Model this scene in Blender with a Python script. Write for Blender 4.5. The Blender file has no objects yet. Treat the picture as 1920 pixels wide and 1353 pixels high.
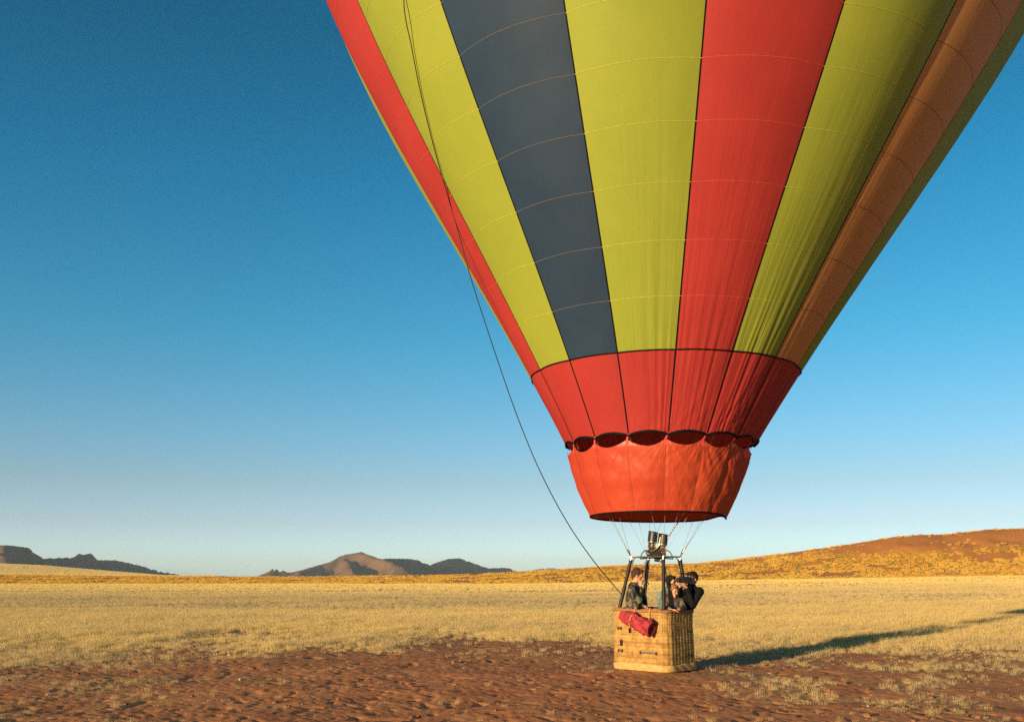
import bpy, bmesh, math, random
import numpy as np
from mathutils import Vector, Matrix, noise as mnoise
R = math.radians
random.seed(7); RNG = np.random.default_rng(11)
scene = bpy.context.scene
COL = scene.collection

# ------------------------------------------------------------------ camera, sky, sun, exposure
CAMZ = 1.64
FPX = 1867.0                       # focal length in photograph pixels (1920 wide), a 35 mm lens
PITCH = math.atan((1080 - 676.5) / FPX)
cam_d = bpy.data.cameras.new("camera"); cam = bpy.data.objects.new("camera", cam_d); COL.objects.link(cam)
cam_d.sensor_width = 36; cam_d.lens = 36 * FPX / 1920; cam_d.clip_start = 0.1; cam_d.clip_end = 60000
cam.location = (0, 0, CAMZ); cam.rotation_euler = (R(90) + PITCH, 0, 0)
scene.camera = cam

SUN_EL, SUN_AZ = 5.9, 43.0           # sun low behind the camera's left shoulder
sdir = Vector((-math.sin(R(SUN_AZ)) * math.cos(R(SUN_EL)), -math.cos(R(SUN_AZ)) * math.cos(R(SUN_EL)), math.sin(R(SUN_EL))))
world = bpy.data.worlds.new("World"); scene.world = world; world.use_nodes = True
wn = world.node_tree; wn.nodes.clear()
sky = wn.nodes.new("ShaderNodeTexSky"); sky.sky_type = 'NISHITA'; sky.sun_disc = False
sky.sun_elevation = R(SUN_EL); sky.sun_rotation = R(180 + SUN_AZ)
sky.altitude = 900; sky.air_density = 1.0; sky.dust_density = 0.4; sky.ozone_density = 2.0
# the photograph's slide film sees a bluer, cleaner sky: one gain per height above the horizon, the same all round
tc = wn.nodes.new("ShaderNodeTexCoord"); sx = wn.nodes.new("ShaderNodeSeparateXYZ"); wn.links.new(tc.outputs["Generated"], sx.inputs[0])
rp = wn.nodes.new("ShaderNodeValToRGB"); KG = 3.4
_st = [(0.0, (1.12, 1.66, 3.3)), (0.02, (1.16, 1.62, 2.95)), (0.05, (1.06, 1.21, 1.85)), (0.09, (0.95, 1.09, 1.36)), (0.136, (0.75, 1.13, 1.38)),
       (0.233, (0.34, 1.16, 1.36)), (0.372, (0.150, 1.02, 1.26)), (0.5, (0.105, 0.82, 0.99)), (1.0, (0.10, 0.78, 0.94))]
while len(rp.color_ramp.elements) < len(_st): rp.color_ramp.elements.new(0.5)
for e, (p, c) in zip(rp.color_ramp.elements, _st): e.position = p; e.color = (c[0] / KG, c[1] / KG, c[2] / KG, 1)
wn.links.new(sx.outputs["Z"], rp.inputs[0])
vm = wn.nodes.new("ShaderNodeVectorMath"); vm.operation = 'MULTIPLY'; vs = wn.nodes.new("ShaderNodeVectorMath"); vs.operation = 'SCALE'; vs.inputs["Scale"].default_value = KG
wn.links.new(sky.outputs[0], vm.inputs[0]); wn.links.new(rp.outputs[0], vm.inputs[1]); wn.links.new(vm.outputs[0], vs.inputs[0])
bg = wn.nodes.new("ShaderNodeBackground"); bg.inputs["Strength"].default_value = 0.075
wo = wn.nodes.new("ShaderNodeOutputWorld")
wn.links.new(vs.outputs[0], bg.inputs[0]); wn.links.new(bg.outputs[0], wo.inputs[0])
sun_d = bpy.data.lights.new("sun", 'SUN'); sun = bpy.data.objects.new("sun", sun_d); COL.objects.link(sun)
sun_d.energy = 4.6; sun_d.angle = R(0.55); sun_d.color = (1.0, 0.75, 0.44)
sun.rotation_euler = sdir.to_track_quat('Z', 'Y').to_euler(); sun.location = (-30, -40, 30)
scene.view_settings.view_transform = 'Standard'; scene.view_settings.look = 'None'
scene.view_settings.exposure = 1.0; scene.view_settings.gamma = 1.0
scene.cycles.use_denoising = False
scene.cycles.max_bounces = 6; scene.cycles.volume_bounces = 0; scene.cycles.transparent_max_bounces = 6

# ------------------------------------------------------------------ helpers
CP, SP = math.cos(PITCH), math.sin(PITCH)
def ray(px, py):
    u = (px - 960) / FPX; v = (676.5 - py) / FPX
    return np.array([u, CP - v * SP, SP + v * CP])
def at(px, py, Y):
    d = ray(px, py); t = Y / d[1]
    return np.array([d[0] * t, Y, CAMZ + d[2] * t])
def ground_at(px, py):
    d = ray(px, py); t = -CAMZ / d[2]
    return np.array([d[0] * t, d[1] * t, 0.0])
def sstep(a, b, x):
    t = np.clip((np.asarray(x, float) - a) / (b - a), 0, 1); return t * t * (3 - 2 * t)

_perm = RNG.permutation(512); _perm = np.concatenate([_perm, _perm]).astype(np.int64)
_ga = RNG.uniform(0, 2 * math.pi, 512); _gx, _gy = np.cos(_ga), np.sin(_ga)
def pn(x, y):
    """2-D gradient noise, vectorised, about -0.7..0.7"""
    x = np.asarray(x, float); y = np.asarray(y, float)
    x, y = np.broadcast_arrays(x, y)
    xi = np.floor(x).astype(np.int64); yi = np.floor(y).astype(np.int64)
    xf = x - xi; yf = y - yi
    def g(ix, iy, dx, dy):
        h = _perm[(_perm[ix & 511] + iy) & 511]
        return _gx[h] * dx + _gy[h] * dy
    u = xf * xf * xf * (xf * (xf * 6 - 15) + 10); v = yf * yf * yf * (yf * (yf * 6 - 15) + 10)
    a = g(xi, yi, xf, yf); b = g(xi + 1, yi, xf - 1, yf); c = g(xi, yi + 1, xf, yf - 1); d = g(xi + 1, yi + 1, xf - 1, yf - 1)
    return (a * (1 - u) + b * u) * (1 - v) + (c * (1 - u) + d * u) * v
def fbm(x, y, o=4, lac=2.03, gain=0.5):
    s = 0; a = 1.0
    for i in range(o):
        s = s + a * pn(x + 17.3 * i, y - 9.1 * i); x = x * lac; y = y * lac; a *= gain
    return s
def ridged(x, y, o=4):
    s = 0; a = 1.0
    for i in range(o):
        s = s + a * (1 - np.abs(pn(x + 31.7 * i, y + 5.3 * i)) * 2.4); x = x * 2.1; y = y * 2.1; a *= 0.5
    return s / 1.9

def np_mesh(name, verts, quads, mats, mi=None, smooth=True, attrs=None, uv=None):
    me = bpy.data.meshes.new(name)
    verts = np.asarray(verts, np.float32); quads = np.asarray(quads, np.int32)
    n = quads.shape[1]
    me.vertices.add(len(verts)); me.vertices.foreach_set("co", verts.ravel())
    me.loops.add(quads.size); me.loops.foreach_set("vertex_index", quads.ravel())
    me.polygons.add(len(quads)); me.polygons.foreach_set("loop_start", np.arange(0, quads.size, n, dtype=np.int32))
    me.polygons.foreach_set("loop_total", np.full(len(quads), n, np.int32))
    if mi is not None: me.polygons.foreach_set("material_index", np.asarray(mi, np.int32))
    me.polygons.foreach_set("use_smooth", np.full(len(quads), smooth, bool))
    for m in mats: me.materials.append(m)
    if uv is not None:
        l = me.uv_layers.new(name="UVMap"); l.data.foreach_set("uv", np.asarray(uv, np.float32)[quads.ravel()].ravel())
    for k, a in (attrs or {}).items():
        at_ = me.attributes.new(k, 'FLOAT', 'POINT'); at_.data.foreach_set("value", np.asarray(a, np.float32))
    me.update(calc_edges=True); me.validate()
    return me
def grid_quads(nr, nc, wrap=False):
    r = np.arange(nr - 1)[:, None]; c = np.arange(nc if wrap else nc - 1)[None, :]
    c2 = (c + 1) % nc
    return np.stack([r * nc + c, r * nc + c2, (r + 1) * nc + c2, (r + 1) * nc + c], -1).reshape(-1, 4)
def link(me, name, parent=None):
    o = bpy.data.objects.new(name, me); COL.objects.link(o)
    if parent is not None: o.parent = parent
    return o
def tag(o, label=None, cat=None, group=None, kind=None):
    if label: o["label"] = label
    if cat: o["category"] = cat
    if group: o["group"] = group
    if kind: o["kind"] = kind
    return o
def empty(name, loc, label, cat, group=None):
    o = bpy.data.objects.new(name, None); COL.objects.link(o); o.location = Vector(loc); o.empty_display_size = 0.2
    bpy.context.view_layer.update()
    return tag(o, label, cat, group)

class MB:
    """collects tubes, boxes and lofts given in world coordinates; build() makes one mesh object"""
    def __init__(s): s.v = []; s.f = []; s.m = []
    def add(s, v, f, m=0):
        b = len(s.v); s.v += [tuple(map(float, p)) for p in v]; s.f += [tuple(b + i for i in q) for q in f]; s.m += [m] * len(f)
    def tube(s, pts, r, seg=8, m=0, caps=True, close=False):
        pts = [Vector(p) for p in pts]; n = len(pts)
        rs = r if hasattr(r, "__len__") else [r] * n
        up = None; V = []; F = []
        for i, p in enumerate(pts):
            a = pts[i - 1] if (i > 0 or close) else pts[i]; b = pts[(i + 1) % n] if (i < n - 1 or close) else pts[i]
            t = (b - a).normalized()
            if up is None:
                up = Vector((0, 0, 1)) if abs(t.z) < 0.9 else Vector((1, 0, 0))
            up = (up - t * up.dot(t)).normalized(); w = t.cross(up)
            for k in range(seg):
                an = 2 * math.pi * k / seg; V.append(p + (up * math.cos(an) + w * math.sin(an)) * rs[i])
        for i in range(n if close else n - 1):
            j = (i + 1) % n
            for k in range(seg):
                k2 = (k + 1) % seg; F.append((i * seg + k, j * seg + k, j * seg + k2, i * seg + k2))
        if caps and not close:
            F.append(tuple(range(seg))); F.append(tuple((n - 1) * seg + k for k in reversed(range(seg))))
        s.add(V, F, m); return s
    def box(s, c, ax, m=0, bev=0.0):
        """c centre, ax three half-extent vectors"""
        c = Vector(c); X, Y, Z = [Vector(a) for a in ax]
        bm = bmesh.new(); bmesh.ops.create_cube(bm, size=2)
        if bev:
            # bevel in local metric space
            for v in bm.verts: v.co = Vector((v.co.x * X.length, v.co.y * Y.length, v.co.z * Z.length))
            bmesh.ops.bevel(bm, geom=bm.edges[:], offset=bev, segments=2, affect='EDGES')
            for v in bm.verts: v.co = Vector((v.co.x / X.length, v.co.y / Y.length, v.co.z / Z.length))
        bm.verts.index_update()
        s.add([c + X * v.co.x + Y * v.co.y + Z * v.co.z for v in bm.verts], [tuple(v.index for v in f.verts) for f in bm.faces], m)
        bm.free(); return s
    def build(s, name, mats, parent=None, smooth=True, sharp=40):
        me = bpy.data.meshes.new(name)
        off = parent_world(parent)
        me.from_pydata([(v[0] - off[0], v[1] - off[1], v[2] - off[2]) for v in s.v], [], s.f)
        for m in (mats if isinstance(mats, (list, tuple)) else [mats]): me.materials.append(m)
        me.polygons.foreach_set("material_index", s.m)
        me.polygons.foreach_set("use_smooth", [smooth] * len(me.polygons))
        me.update()
        if smooth: me.set_sharp_from_angle(angle=R(sharp))
        return link(me, name, parent)
def parent_world(p):
    off = Vector((0, 0, 0))
    while p is not None: off += p.location; p = p.parent
    return off
def catmull(pts, n):
    pts = [np.array(p, float) for p in pts]; P = [2 * pts[0] - pts[1]] + pts + [2 * pts[-1] - pts[-2]]
    out = []
    for i in range(1, len(P) - 2):
        for k in range(n):
            t = k / n; a, b, c, d = P[i - 1], P[i], P[i + 1], P[i + 2]
            out.append(0.5 * (2 * b + (c - a) * t + (2 * a - 5 * b + 4 * c - d) * t * t + (3 * b - a - 3 * c + d) * t ** 3))
    out.append(pts[-1]); return out

# ------------------------------------------------------------------ materials
class NT:
    def __init__(s, name):
        s.mat = bpy.data.materials.new(name); s.mat.use_nodes = True; s.t = s.mat.node_tree; s.t.nodes.clear()
        s.out = s.n("ShaderNodeOutputMaterial")
    def n(s, typ, **kw):
        nd = s.t.nodes.new(typ)
        for k, v in kw.items():
            if k.startswith("i_"): nd.inputs[k[2:].replace("_", " ")].default_value = v
            else: setattr(nd, k, v)
        return nd
    def l(s, a, b): s.t.links.new(a, b)
    def noise(s, scale, detail=4, vec=None, rough=0.55):
        nd = s.n("ShaderNodeTexNoise"); nd.inputs["Scale"].default_value = scale; nd.inputs["Detail"].default_value = detail; nd.inputs["Roughness"].default_value = rough
        if vec is not None: s.l(vec, nd.inputs["Vector"])
        return nd.outputs["Fac"]
    def ramp(s, fac, stops):
        nd = s.n("ShaderNodeValToRGB"); el = nd.color_ramp.elements
        while len(el) < len(stops): el.new(0.5)
        for e, (p, c) in zip(el, stops): e.position = p; e.color = (*c, 1) if len(c) == 3 else c
        s.l(fac, nd.inputs[0]); return nd.outputs[0]
    def mix(s, fac, a, b, blend='MIX'):
        nd = s.n("ShaderNodeMix", data_type='RGBA', blend_type=blend)
        for sock, v in ((nd.inputs[0], fac), (nd.inputs[6], a), (nd.inputs[7], b)):
            if hasattr(v, "links"): s.l(v, sock)
            else: sock.default_value = v if isinstance(v, (int, float)) else (*v, 1)
        return nd.outputs[2]
    def math(s, op, a, b=0.0):
        nd = s.n("ShaderNodeMath", operation=op)
        for sock, v in ((nd.inputs[0], a), (nd.inputs[1], b)):
            if hasattr(v, "links"): s.l(v, sock)
            else: sock.default_value = v
        return nd.outputs[0]
    def bump(s, h, strength=0.3, dist=0.01):
        nd = s.n("ShaderNodeBump"); nd.inputs["Strength"].default_value = strength; nd.inputs["Distance"].default_value = dist
        s.l(h, nd.inputs["Height"]); return nd.outputs[0]
    def attr(s, name, typ='GEOMETRY'):
        nd = s.n("ShaderNodeAttribute"); nd.attribute_name = name; nd.attribute_type = typ; return nd.outputs["Fac"]
    def geo(s): return s.n("ShaderNodeNewGeometry").outputs["Position"]
    def mapping(s, vec, scale):
        nd = s.n("ShaderNodeMapping"); nd.inputs["Scale"].default_value = scale; s.l(vec, nd.inputs["Vector"]); return nd.outputs[0]
    def principled(s, col, rough=0.8, spec=0.3, normal=None, metal=0.0):
        p = s.n("ShaderNodeBsdfPrincipled")
        if hasattr(col, "links"): s.l(col, p.inputs["Base Color"])
        else: p.inputs["Base Color"].default_value = (*col, 1)
        p.inputs["Roughness"].default_value = rough; p.inputs["Specular IOR Level"].default_value = spec; p.inputs["Metallic"].default_value = metal
        if normal is not None: s.l(normal, p.inputs["Normal"])
        s.l(p.outputs[0], s.out.inputs[0]); return s.mat

def plain(name, col, rough=0.7, spec=0.3, metal=0.0, var=0.25, scale=30):
    t = NT(name); c = t.ramp(t.noise(scale, 4, t.geo()), [(0.3, tuple(x * (1 - var) for x in col)), (0.7, tuple(min(1, x * (1 + var)) for x in col))])
    return t.principled(c, rough, spec, None, metal)

def fabric(name, col, col2, trans=0.3):
    """rip-stop nylon: lets some light through, faint sheen, faint unevenness"""
    t = NT(name); pos = t.geo()
    uvn = t.n("ShaderNodeUVMap").outputs[0]
    big = t.noise(0.45, 5, pos, 0.6); fine = t.noise(55, 2, pos)
    f = t.math('ADD', t.math('MULTIPLY', big, 0.7), t.math('MULTIPLY', fine, 0.3))
    c = t.ramp(f, [(0.3, col), (0.72, col2)])
    streak = t.noise(1.0, 4, t.mapping(uvn, (11.0, 0.55, 1)))
    h = t.math('ADD', t.math('MULTIPLY', streak, 0.8), t.math('MULTIPLY', fine, 0.04))
    sz = t.n("ShaderNodeSeparateXYZ"); t.l(pos, sz.inputs[0])
    mr = t.n("ShaderNodeMapRange"); mr.inputs[1].default_value = 5.2; mr.inputs[2].default_value = 9.5; mr.inputs[3].default_value = 0.26; mr.inputs[4].default_value = 0.05; t.l(sz.outputs[2], mr.inputs[0])
    bn = t.n("ShaderNodeBump"); bn.inputs["Distance"].default_value = 0.05; t.l(h, bn.inputs["Height"]); t.l(mr.outputs[0], bn.inputs["Strength"]); nrm = bn.outputs[0]
    d = t.n("ShaderNodeBsdfDiffuse"); tr = t.n("ShaderNodeBsdfTranslucent"); gl = t.n("ShaderNodeBsdfGlossy")
    gl.inputs["Roughness"].default_value = 0.42
    for b in (d, tr, gl): t.l(nrm, b.inputs["Normal"])
    t.l(c, d.inputs["Color"]); t.l(c, tr.inputs["Color"])
    m = t.n("ShaderNodeMixShader"); m.inputs[0].default_value = trans; t.l(d.outputs[0], m.inputs[1]); t.l(tr.outputs[0], m.inputs[2])
    m2 = t.n("ShaderNodeMixShader"); m2.inputs[0].default_value = 0.035; t.l(m.outputs[0], m2.inputs[1]); t.l(gl.outputs[0], m2.inputs[2])
    t.l(m2.outputs[0], t.out.inputs[0]); return t.mat
# ================================================================== THE SETTING
# ------------------------------------------------------------------ terrain heights (x right, y away from the camera)
_sk = [(-900, 1076), (-300, 1076), (0, 1077), (300, 1080), (500, 1081), (700, 1079), (850, 1077), (950, 1072.5), (1050, 1067), (1150, 1060.5), (1230, 1057.5), (1310, 1056),
       (1400, 1046), (1500, 1033), (1600, 1018), (1680, 1004), (1720, 1001), (1770, 1000), (1850, 991), (1920, 989), (2100, 979), (2500, 985), (3200, 1010)]
YR = 312.0
_skx = np.array([at(p, y, YR)[0] for p, y in _sk]); _skz = np.array([at(p, y, YR)[2] for p, y in _sk])
def terrain(x, y):
    x = np.asarray(x, float); y = np.asarray(y, float)
    r = np.hypot(x, y)
    y0 = 236 - 26 * sstep(40, 140, x) + 10 * pn(x / 60, 3.3)
    H = np.interp(x * YR / np.maximum(y, 60.0), _skx, _skz)
    H = np.where(y < 60, 0, H)
    ridge = YR + 14 * pn(x / 90, 8.8)
    up = np.clip((y - y0) / (ridge - y0), 0, 1)
    prof = up ** 1.05 * (1 - 0.12 * np.sin(up * math.pi * 2) * sstep(3, 12, H))
    z = H * prof
    z = np.where(y > ridge, CAMZ * 0.9 + (H - CAMZ * 0.9) * np.exp(-np.maximum(y - ridge, 0) / 220.0), z)
    lump = (fbm(x / 26, y / 38, 4) * 1.3 + 0.35 * fbm(x / 7, y / 9, 3)) * sstep(y0, y0 + 60, y) * sstep(6, 14, H) * (1 - sstep(YR - 50, YR - 4, y)) 
    lump2 = 0.22 * fbm(x / 9, y / 16, 3) * sstep(y0 - 30, y0 + 30, y) * (1 - sstep(YR - 30, YR - 4, y))
    z = z + lump + lump2
    z = z + 1.2 * sstep(30, 130, x) * sstep(70, 225, y) * (1 - sstep(225, 330, y))
    z = z + 0.10 * fbm(x / 11, y / 11, 3) * sstep(24, 45, r) * (1 - sstep(150, 400, r))
    z = z + np.minimum(0.021 * np.maximum(x - 4, 0), 0.8) * sstep(8, 20, y) * (1 - sstep(190, 300, y))
    # pale apron of the far range at the left
    far = sstep(700, 2600, y)
    ang = x / np.maximum(y, 1)
    z = z + far * y * np.interp(ang, [-1.2, -0.514, -0.46, -0.40, -0.36, -0.33], [0.013, 0.0128, 0.0105, 0.0055, 0.0025, 0.0])
    z = np.where(y < -1, 0.02 * fbm(x / 9, y / 9, 2), z)
    return z
def footprints(x, y):
    """trodden, hoof-marked red sand near the basket"""
    r = np.hypot(x, y)
    w = 1 - sstep(30, 42, r)
    wx = x + 0.12 * pn(x * 2.2, y * 2.2); wy = y + 0.12 * pn(x * 2.2 + 9, y * 2.2 + 4)
    patch = 0.45 + 0.75 * sstep(-0.3, 0.35, fbm(x / 2.7 + 2, y / 2.7, 2))
    d1 = sstep(0.20, 0.46, pn(wx * 5.6, wy * 3.4)) * 0.018 * patch
    d2 = sstep(0.20, 0.45, pn(wx * 9.1 + 40, wy * 6.0)) * 0.010
    d3 = sstep(0.30, 0.50, pn(wx * 2.3 + 11, wy * 1.9)) * 0.018
    hump = np.maximum(0, pn(wx * 2.4 + 7, wy * 2.4)) * 0.014 + fbm(x * 9, y * 9, 3) * 0.009 + 0.04 * fbm(x / 2.1, y / 2.1, 2)
    return w * (hump - d1 - d2 - d3)
def cover(x, y):
    """how much dry grass stands here, 0..1"""
    n = fbm(x / 3.1, y / 4.5, 4)
    px = x / np.maximum(y, 1)
    edge = 25.5 + 1.0 * np.interp(px, [-0.5, -0.38, -0.2, 0.0, 0.12, 0.25, 0.5], [-4.5, -2.5, 1.2, 0.8, -1.0, -2.5, -4.0])
    dense = sstep(edge - 6.0, edge + 7.0, y + 9.0 * n + 3.0 * fbm(x / 0.9, y / 1.1, 2)) ** 1.3
    right = 0.45 * sstep(0.10, 0.30, px) * sstep(8, 17, y)
    left = 0.42 * sstep(0.20, 0.5, -px) * sstep(9, 18, y)
    sp = np.clip(np.maximum(right, left) + 0.07, 0, 1) * sstep(-0.30, 0.40, fbm(x / 1.6 + 5, y / 1.9, 4))
    return np.clip(np.maximum(dense, sp), 0, 1)
def dune_cover(x, y, z):
    n = fbm(x / 15, y / 30, 4)
    hi = sstep(5.9, 10.2, z + 4.0 * n)                    # bare red sand on the high right flank
    low = sstep(-0.28, 0.12, fbm(x / 8 + 3, y / 13, 4) + 0.12)
    return np.clip(low * (1 - hi * 0.97), 0, 1)

rows = np.concatenate([np.geomspace(0.5, 9, 12)[:-1], np.arange(9, 33, 0.062), np.geomspace(33, 520, 190)[:-1], np.geomspace(520, 14000, 56)])
azs = np.concatenate([np.linspace(-180, -34, 36)[:-1], np.linspace(-34, 34, 640), np.linspace(34, 180, 36)[1:-1]])
RR, AA = np.meshgrid(rows, np.radians(azs), indexing='ij')
GX = RR * np.sin(AA); GY = RR * np.cos(AA)
GZ = terrain(GX, GY) + np.where(RR < 45, footprints(GX, GY), 0)
nr, nc = RR.shape
gv = np.stack([GX, GY, GZ], -1).reshape(-1, 3)
gq = grid_quads(nr, nc, wrap=True)[:, ::-1]
gv = np.vstack([gv, [[0, 0, 0]]])
cov = cover(GX, GY).ravel()
cov = np.where((GY.ravel() > 30), np.maximum(cov, 0), cov)
dun = sstep(225, 245, GY - 10 * pn(GX / 60, 3.3) + 26 * sstep(40, 140, GX)).ravel()
dcv = dune_cover(GX, GY, GZ).ravel()
farm = sstep(480, 700, RR).ravel()
# grey-olive patch of older grass lying across the plain
band = (sstep(44, 60, GY + 6 * fbm(GX / 20, GY / 14, 3)) * (1 - sstep(70, 125, GY + 10 * fbm(GX / 24 + 4, GY / 14, 3))) * (1 - 0.75 * sstep(-2, 30, GX))).ravel()
ext = lambda a: np.append(a, 0)

t = NT("ground"); pos = t.geo()
soil = t.ramp(t.noise(1.3, 6, pos, 0.6), [(0.25, (0.42, 0.155, 0.060)), (0.5, (0.56, 0.225, 0.085)), (0.78, (0.65, 0.295, 0.12))])
soil = t.mix(t.math('MULTIPLY', t.ramp(t.noise(19, 4, pos), [(0.55, (0, 0, 0)), (0.75, (1, 1, 1))]), 0.35), soil, (0.40, 0.24, 0.12))
straw = t.ramp(t.noise(2.2, 6, pos, 0.65), [(0.25, (0.34, 0.235, 0.10)), (0.55, (0.48, 0.34, 0.145)), (0.8, (0.58, 0.42, 0.18))])
olive = t.ramp(t.noise(1.1, 6, pos, 0.65), [(0.3, (0.28, 0.22, 0.115)), (0.7, (0.40, 0.31, 0.15))])
straw = t.mix(t.attr("band"), straw, olive)
plainc = t.mix(t.attr("cover"), soil, straw)
sand = t.ramp(t.noise(0.12, 6, pos, 0.6), [(0.25, (0.66, 0.215, 0.05)), (0.75, (0.78, 0.285, 0.07))])
gold = t.ramp(t.noise(0.7, 6, pos, 0.7), [(0.25, (0.42, 0.19, 0.03)), (0.5, (0.66, 0.38, 0.06)), (0.8, (0.78, 0.50, 0.10))])
dunec = t.mix(t.attr("dcover"), sand, gold)
c = t.mix(t.attr("dune"), plainc, dunec)
farc = t.ramp(t.noise(0.004, 4, pos), [(0.3, (0.72, 0.50, 0.19)), (0.7, (0.80, 0.57, 0.22))])
c = t.mix(t.attr("far"), c, farc)
hgt = t.math('ADD', t.math('MULTIPLY', t.noise(28, 5, pos, 0.65), 0.6), t.math('MULTIPLY', t.noise(120, 3, pos, 0.6), 0.25))
b1 = t.n("ShaderNodeBump"); b1.inputs["Strength"].default_value = 0.55; b1.inputs["Distance"].default_value = 0.03; t.l(hgt, b1.inputs["Height"])
b2 = t.n("ShaderNodeBump"); b2.inputs["Distance"].default_value = 2.2; t.l(t.noise(0.8, 4, pos, 0.7), b2.inputs["Height"]); t.l(b1.outputs[0], b2.inputs["Normal"])
t.l(t.math('MULTIPLY', t.math('MAXIMUM', t.attr("far"), t.math('MULTIPLY', t.attr("dune"), t.attr("dcover"))), 0.9), b2.inputs["Strength"])
M_ground = t.principled(c, 0.95, 0.08, b2.outputs[0])
me = np_mesh("ground", gv, np.vstack([gq]), [M_ground], attrs={"cover": ext(cov), "dune": ext(dun), "dcover": ext(dcv), "far": ext(farm), "band": ext(band)})
bm = bmesh.new(); bm.from_mesh(me); bm.verts.ensure_lookup_table()
cidx = len(gv) - 1
for k in range(nc):
    try: bm.faces.new((bm.verts[cidx], bm.verts[(k + 1) % nc], bm.verts[k]))
    except ValueError: pass
bmesh.ops.recalc_face_normals(bm, faces=bm.faces[-nc:]); bm.to_mesh(me); bm.free()
ground = tag(link(me, "ground"), kind="structure")

# ------------------------------------------------------------------ mountains: ridges, slopes falling away from them, gullies
def mountain(name, ridges, col_lo, col_hi, slope=0.62, res=14.0, rough=1.0, seed=0.0, tint=None):
    segs = []
    for rd in ridges:
        P = [at(px, py, Y) for px, py, Y in rd]
        segs += [(P[i], P[i + 1]) for i in range(len(P) - 1)]
    allp = np.array([p for s in segs for p in s])
    hm = allp[:, 2].max(); ext_ = hm / slope * 1.25
    x0, x1 = allp[:, 0].min() - ext_, allp[:, 0].max() + ext_; y0, y1 = allp[:, 1].min() - ext_, allp[:, 1].max() + ext_
    nx, ny = int((x1 - x0) / res), int((y1 - y0) / res)
    X, Y = np.meshgrid(np.linspace(x0, x1, nx), np.linspace(y0, y1, ny))
    L = hm
    wx = X + L * 0.22 * fbm(X / (L * 1.1) + seed, Y / (L * 1.1), 3); wy = Y + L * 0.22 * fbm(X / (L * 1.1) + 7 + seed, Y / (L * 1.1) + 3, 3)
    Z = np.full(X.shape, -1e9); TOP = np.ones(X.shape)
    for a, b in segs:
        d = b[:2] - a[:2]; l2 = d @ d
        tt = np.clip(((wx - a[0]) * d[0] + (wy - a[1]) * d[1]) / max(l2, 1), 0, 1)
        dist = np.hypot(wx - a[0] - tt * d[0], wy - a[1] - tt * d[1])
        top = a[2] + (b[2] - a[2]) * tt
        dist = np.sqrt(dist ** 2 + (0.13 * top) ** 2) - 0.13 * np.abs(top)
        dn = dist / np.maximum(top, 5)
        z = top * (1.08 * np.exp(-dn * slope * 1.55) - 0.08 - 0.04 * dn)
        TOP = np.where(z > Z, top, TOP); Z = np.maximum(Z, z)
    g = ridged(X / (L * 0.75) + seed, Y / (L * 0.75), 5)
    rel = np.clip(Z / L, 0, 1)
    Z = Z + rough * np.minimum(TOP, L) * (g - 0.70) * 0.95 * np.clip(rel * 3, 0, 1) * (1 - np.clip(Z / TOP, 0, 1) ** 1.5 * 0.97) + 0.010 * np.minimum(TOP, L) * fbm(X / (L * 0.12), Y / (L * 0.12), 3) * np.clip(rel * 4, 0, 1)
    Z = Z * 1.05 - 4
    mt = NT(name + "_rock"); p = mt.geo()
    cc = mt.ramp(mt.noise(0.012, 8, p, 0.65), [(0.3, col_lo), (0.68, col_hi)])
    nd = mt.n("ShaderNodeNewGeometry")
    m = mt.principled(cc, 0.95, 0.05, mt.bump(mt.noise(0.03, 6, p, 0.6), 0.5, 8.0))
    me = np_mesh(name, np.stack([X, Y, Z], -1).reshape(-1, 3), grid_quads(ny, nx), [m])
    return tag(link(me, name), kind="structure")

mountain("mountain", [[(478, 1079, 4000), (515, 1063, 4040), (545, 1071, 4080), (600, 1057, 4100), (640, 1041, 4150), (672, 1034.5, 4180), (700, 1045, 4230)],
                      [(672, 1035, 4180), (715, 1046, 4120), (760, 1062, 3980)], [(600, 1057, 4100), (560, 1070, 3950)], [(648, 1044, 4150), (662, 1066, 3920)], [(700, 1045, 4230), (790, 1060, 4250)]],
         (0.075, 0.040, 0.024), (0.20, 0.110, 0.058), 0.72, 12.0, 1.0, 0.0)
mountain("mountain", [[(700, 1049, 4300), (730, 1046, 4420), (772, 1047, 4700), (785, 1050, 4850), (806, 1059, 5000)], [(772, 1047, 4700), (800, 1062, 4760)]],
         (0.030, 0.024, 0.022), (0.065, 0.045, 0.035), 0.80, 10.0, 1.0, 3.0)
mountain("mountain", [[(808, 1058, 4700), (838, 1047, 4800), (862, 1046, 4950), (885, 1054, 5250), (915, 1064, 5500), (950, 1063, 5700), (966, 1068, 5900)], [(862, 1046, 4950), (900, 1062, 4980)]],
         (0.030, 0.024, 0.022), (0.065, 0.045, 0.035), 0.80, 10.0, 1.0, 6.0)
mountain("mountain", [[(-160, 1012, 3300), (-60, 1025, 3320), (10, 1021, 3350), (45, 1026, 3420), (75, 1043, 3560)], [(10, 1021, 3350), (5, 1045, 3150)], [(45, 1026, 3420), (70, 1050, 3380)]],
         (0.060, 0.036, 0.024), (0.20, 0.105, 0.050), 0.78, 11.0, 1.0, 9.0)
mountain("mountain", [[(70, 1046, 3700), (120, 1044, 3820), (140, 1044, 3900), (152, 1037, 3960), (166, 1037, 4050), (182, 1049, 4200), (215, 1049, 4500), (238, 1054, 4700), (262, 1059, 5000), (300, 1069, 5300), (340, 1076, 5600)], [(160, 1037, 4000), (185, 1060, 3980)]],
         (0.036, 0.026, 0.022), (0.085, 0.052, 0.036), 0.95, 13.0, 1.1, 12.0)
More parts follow.
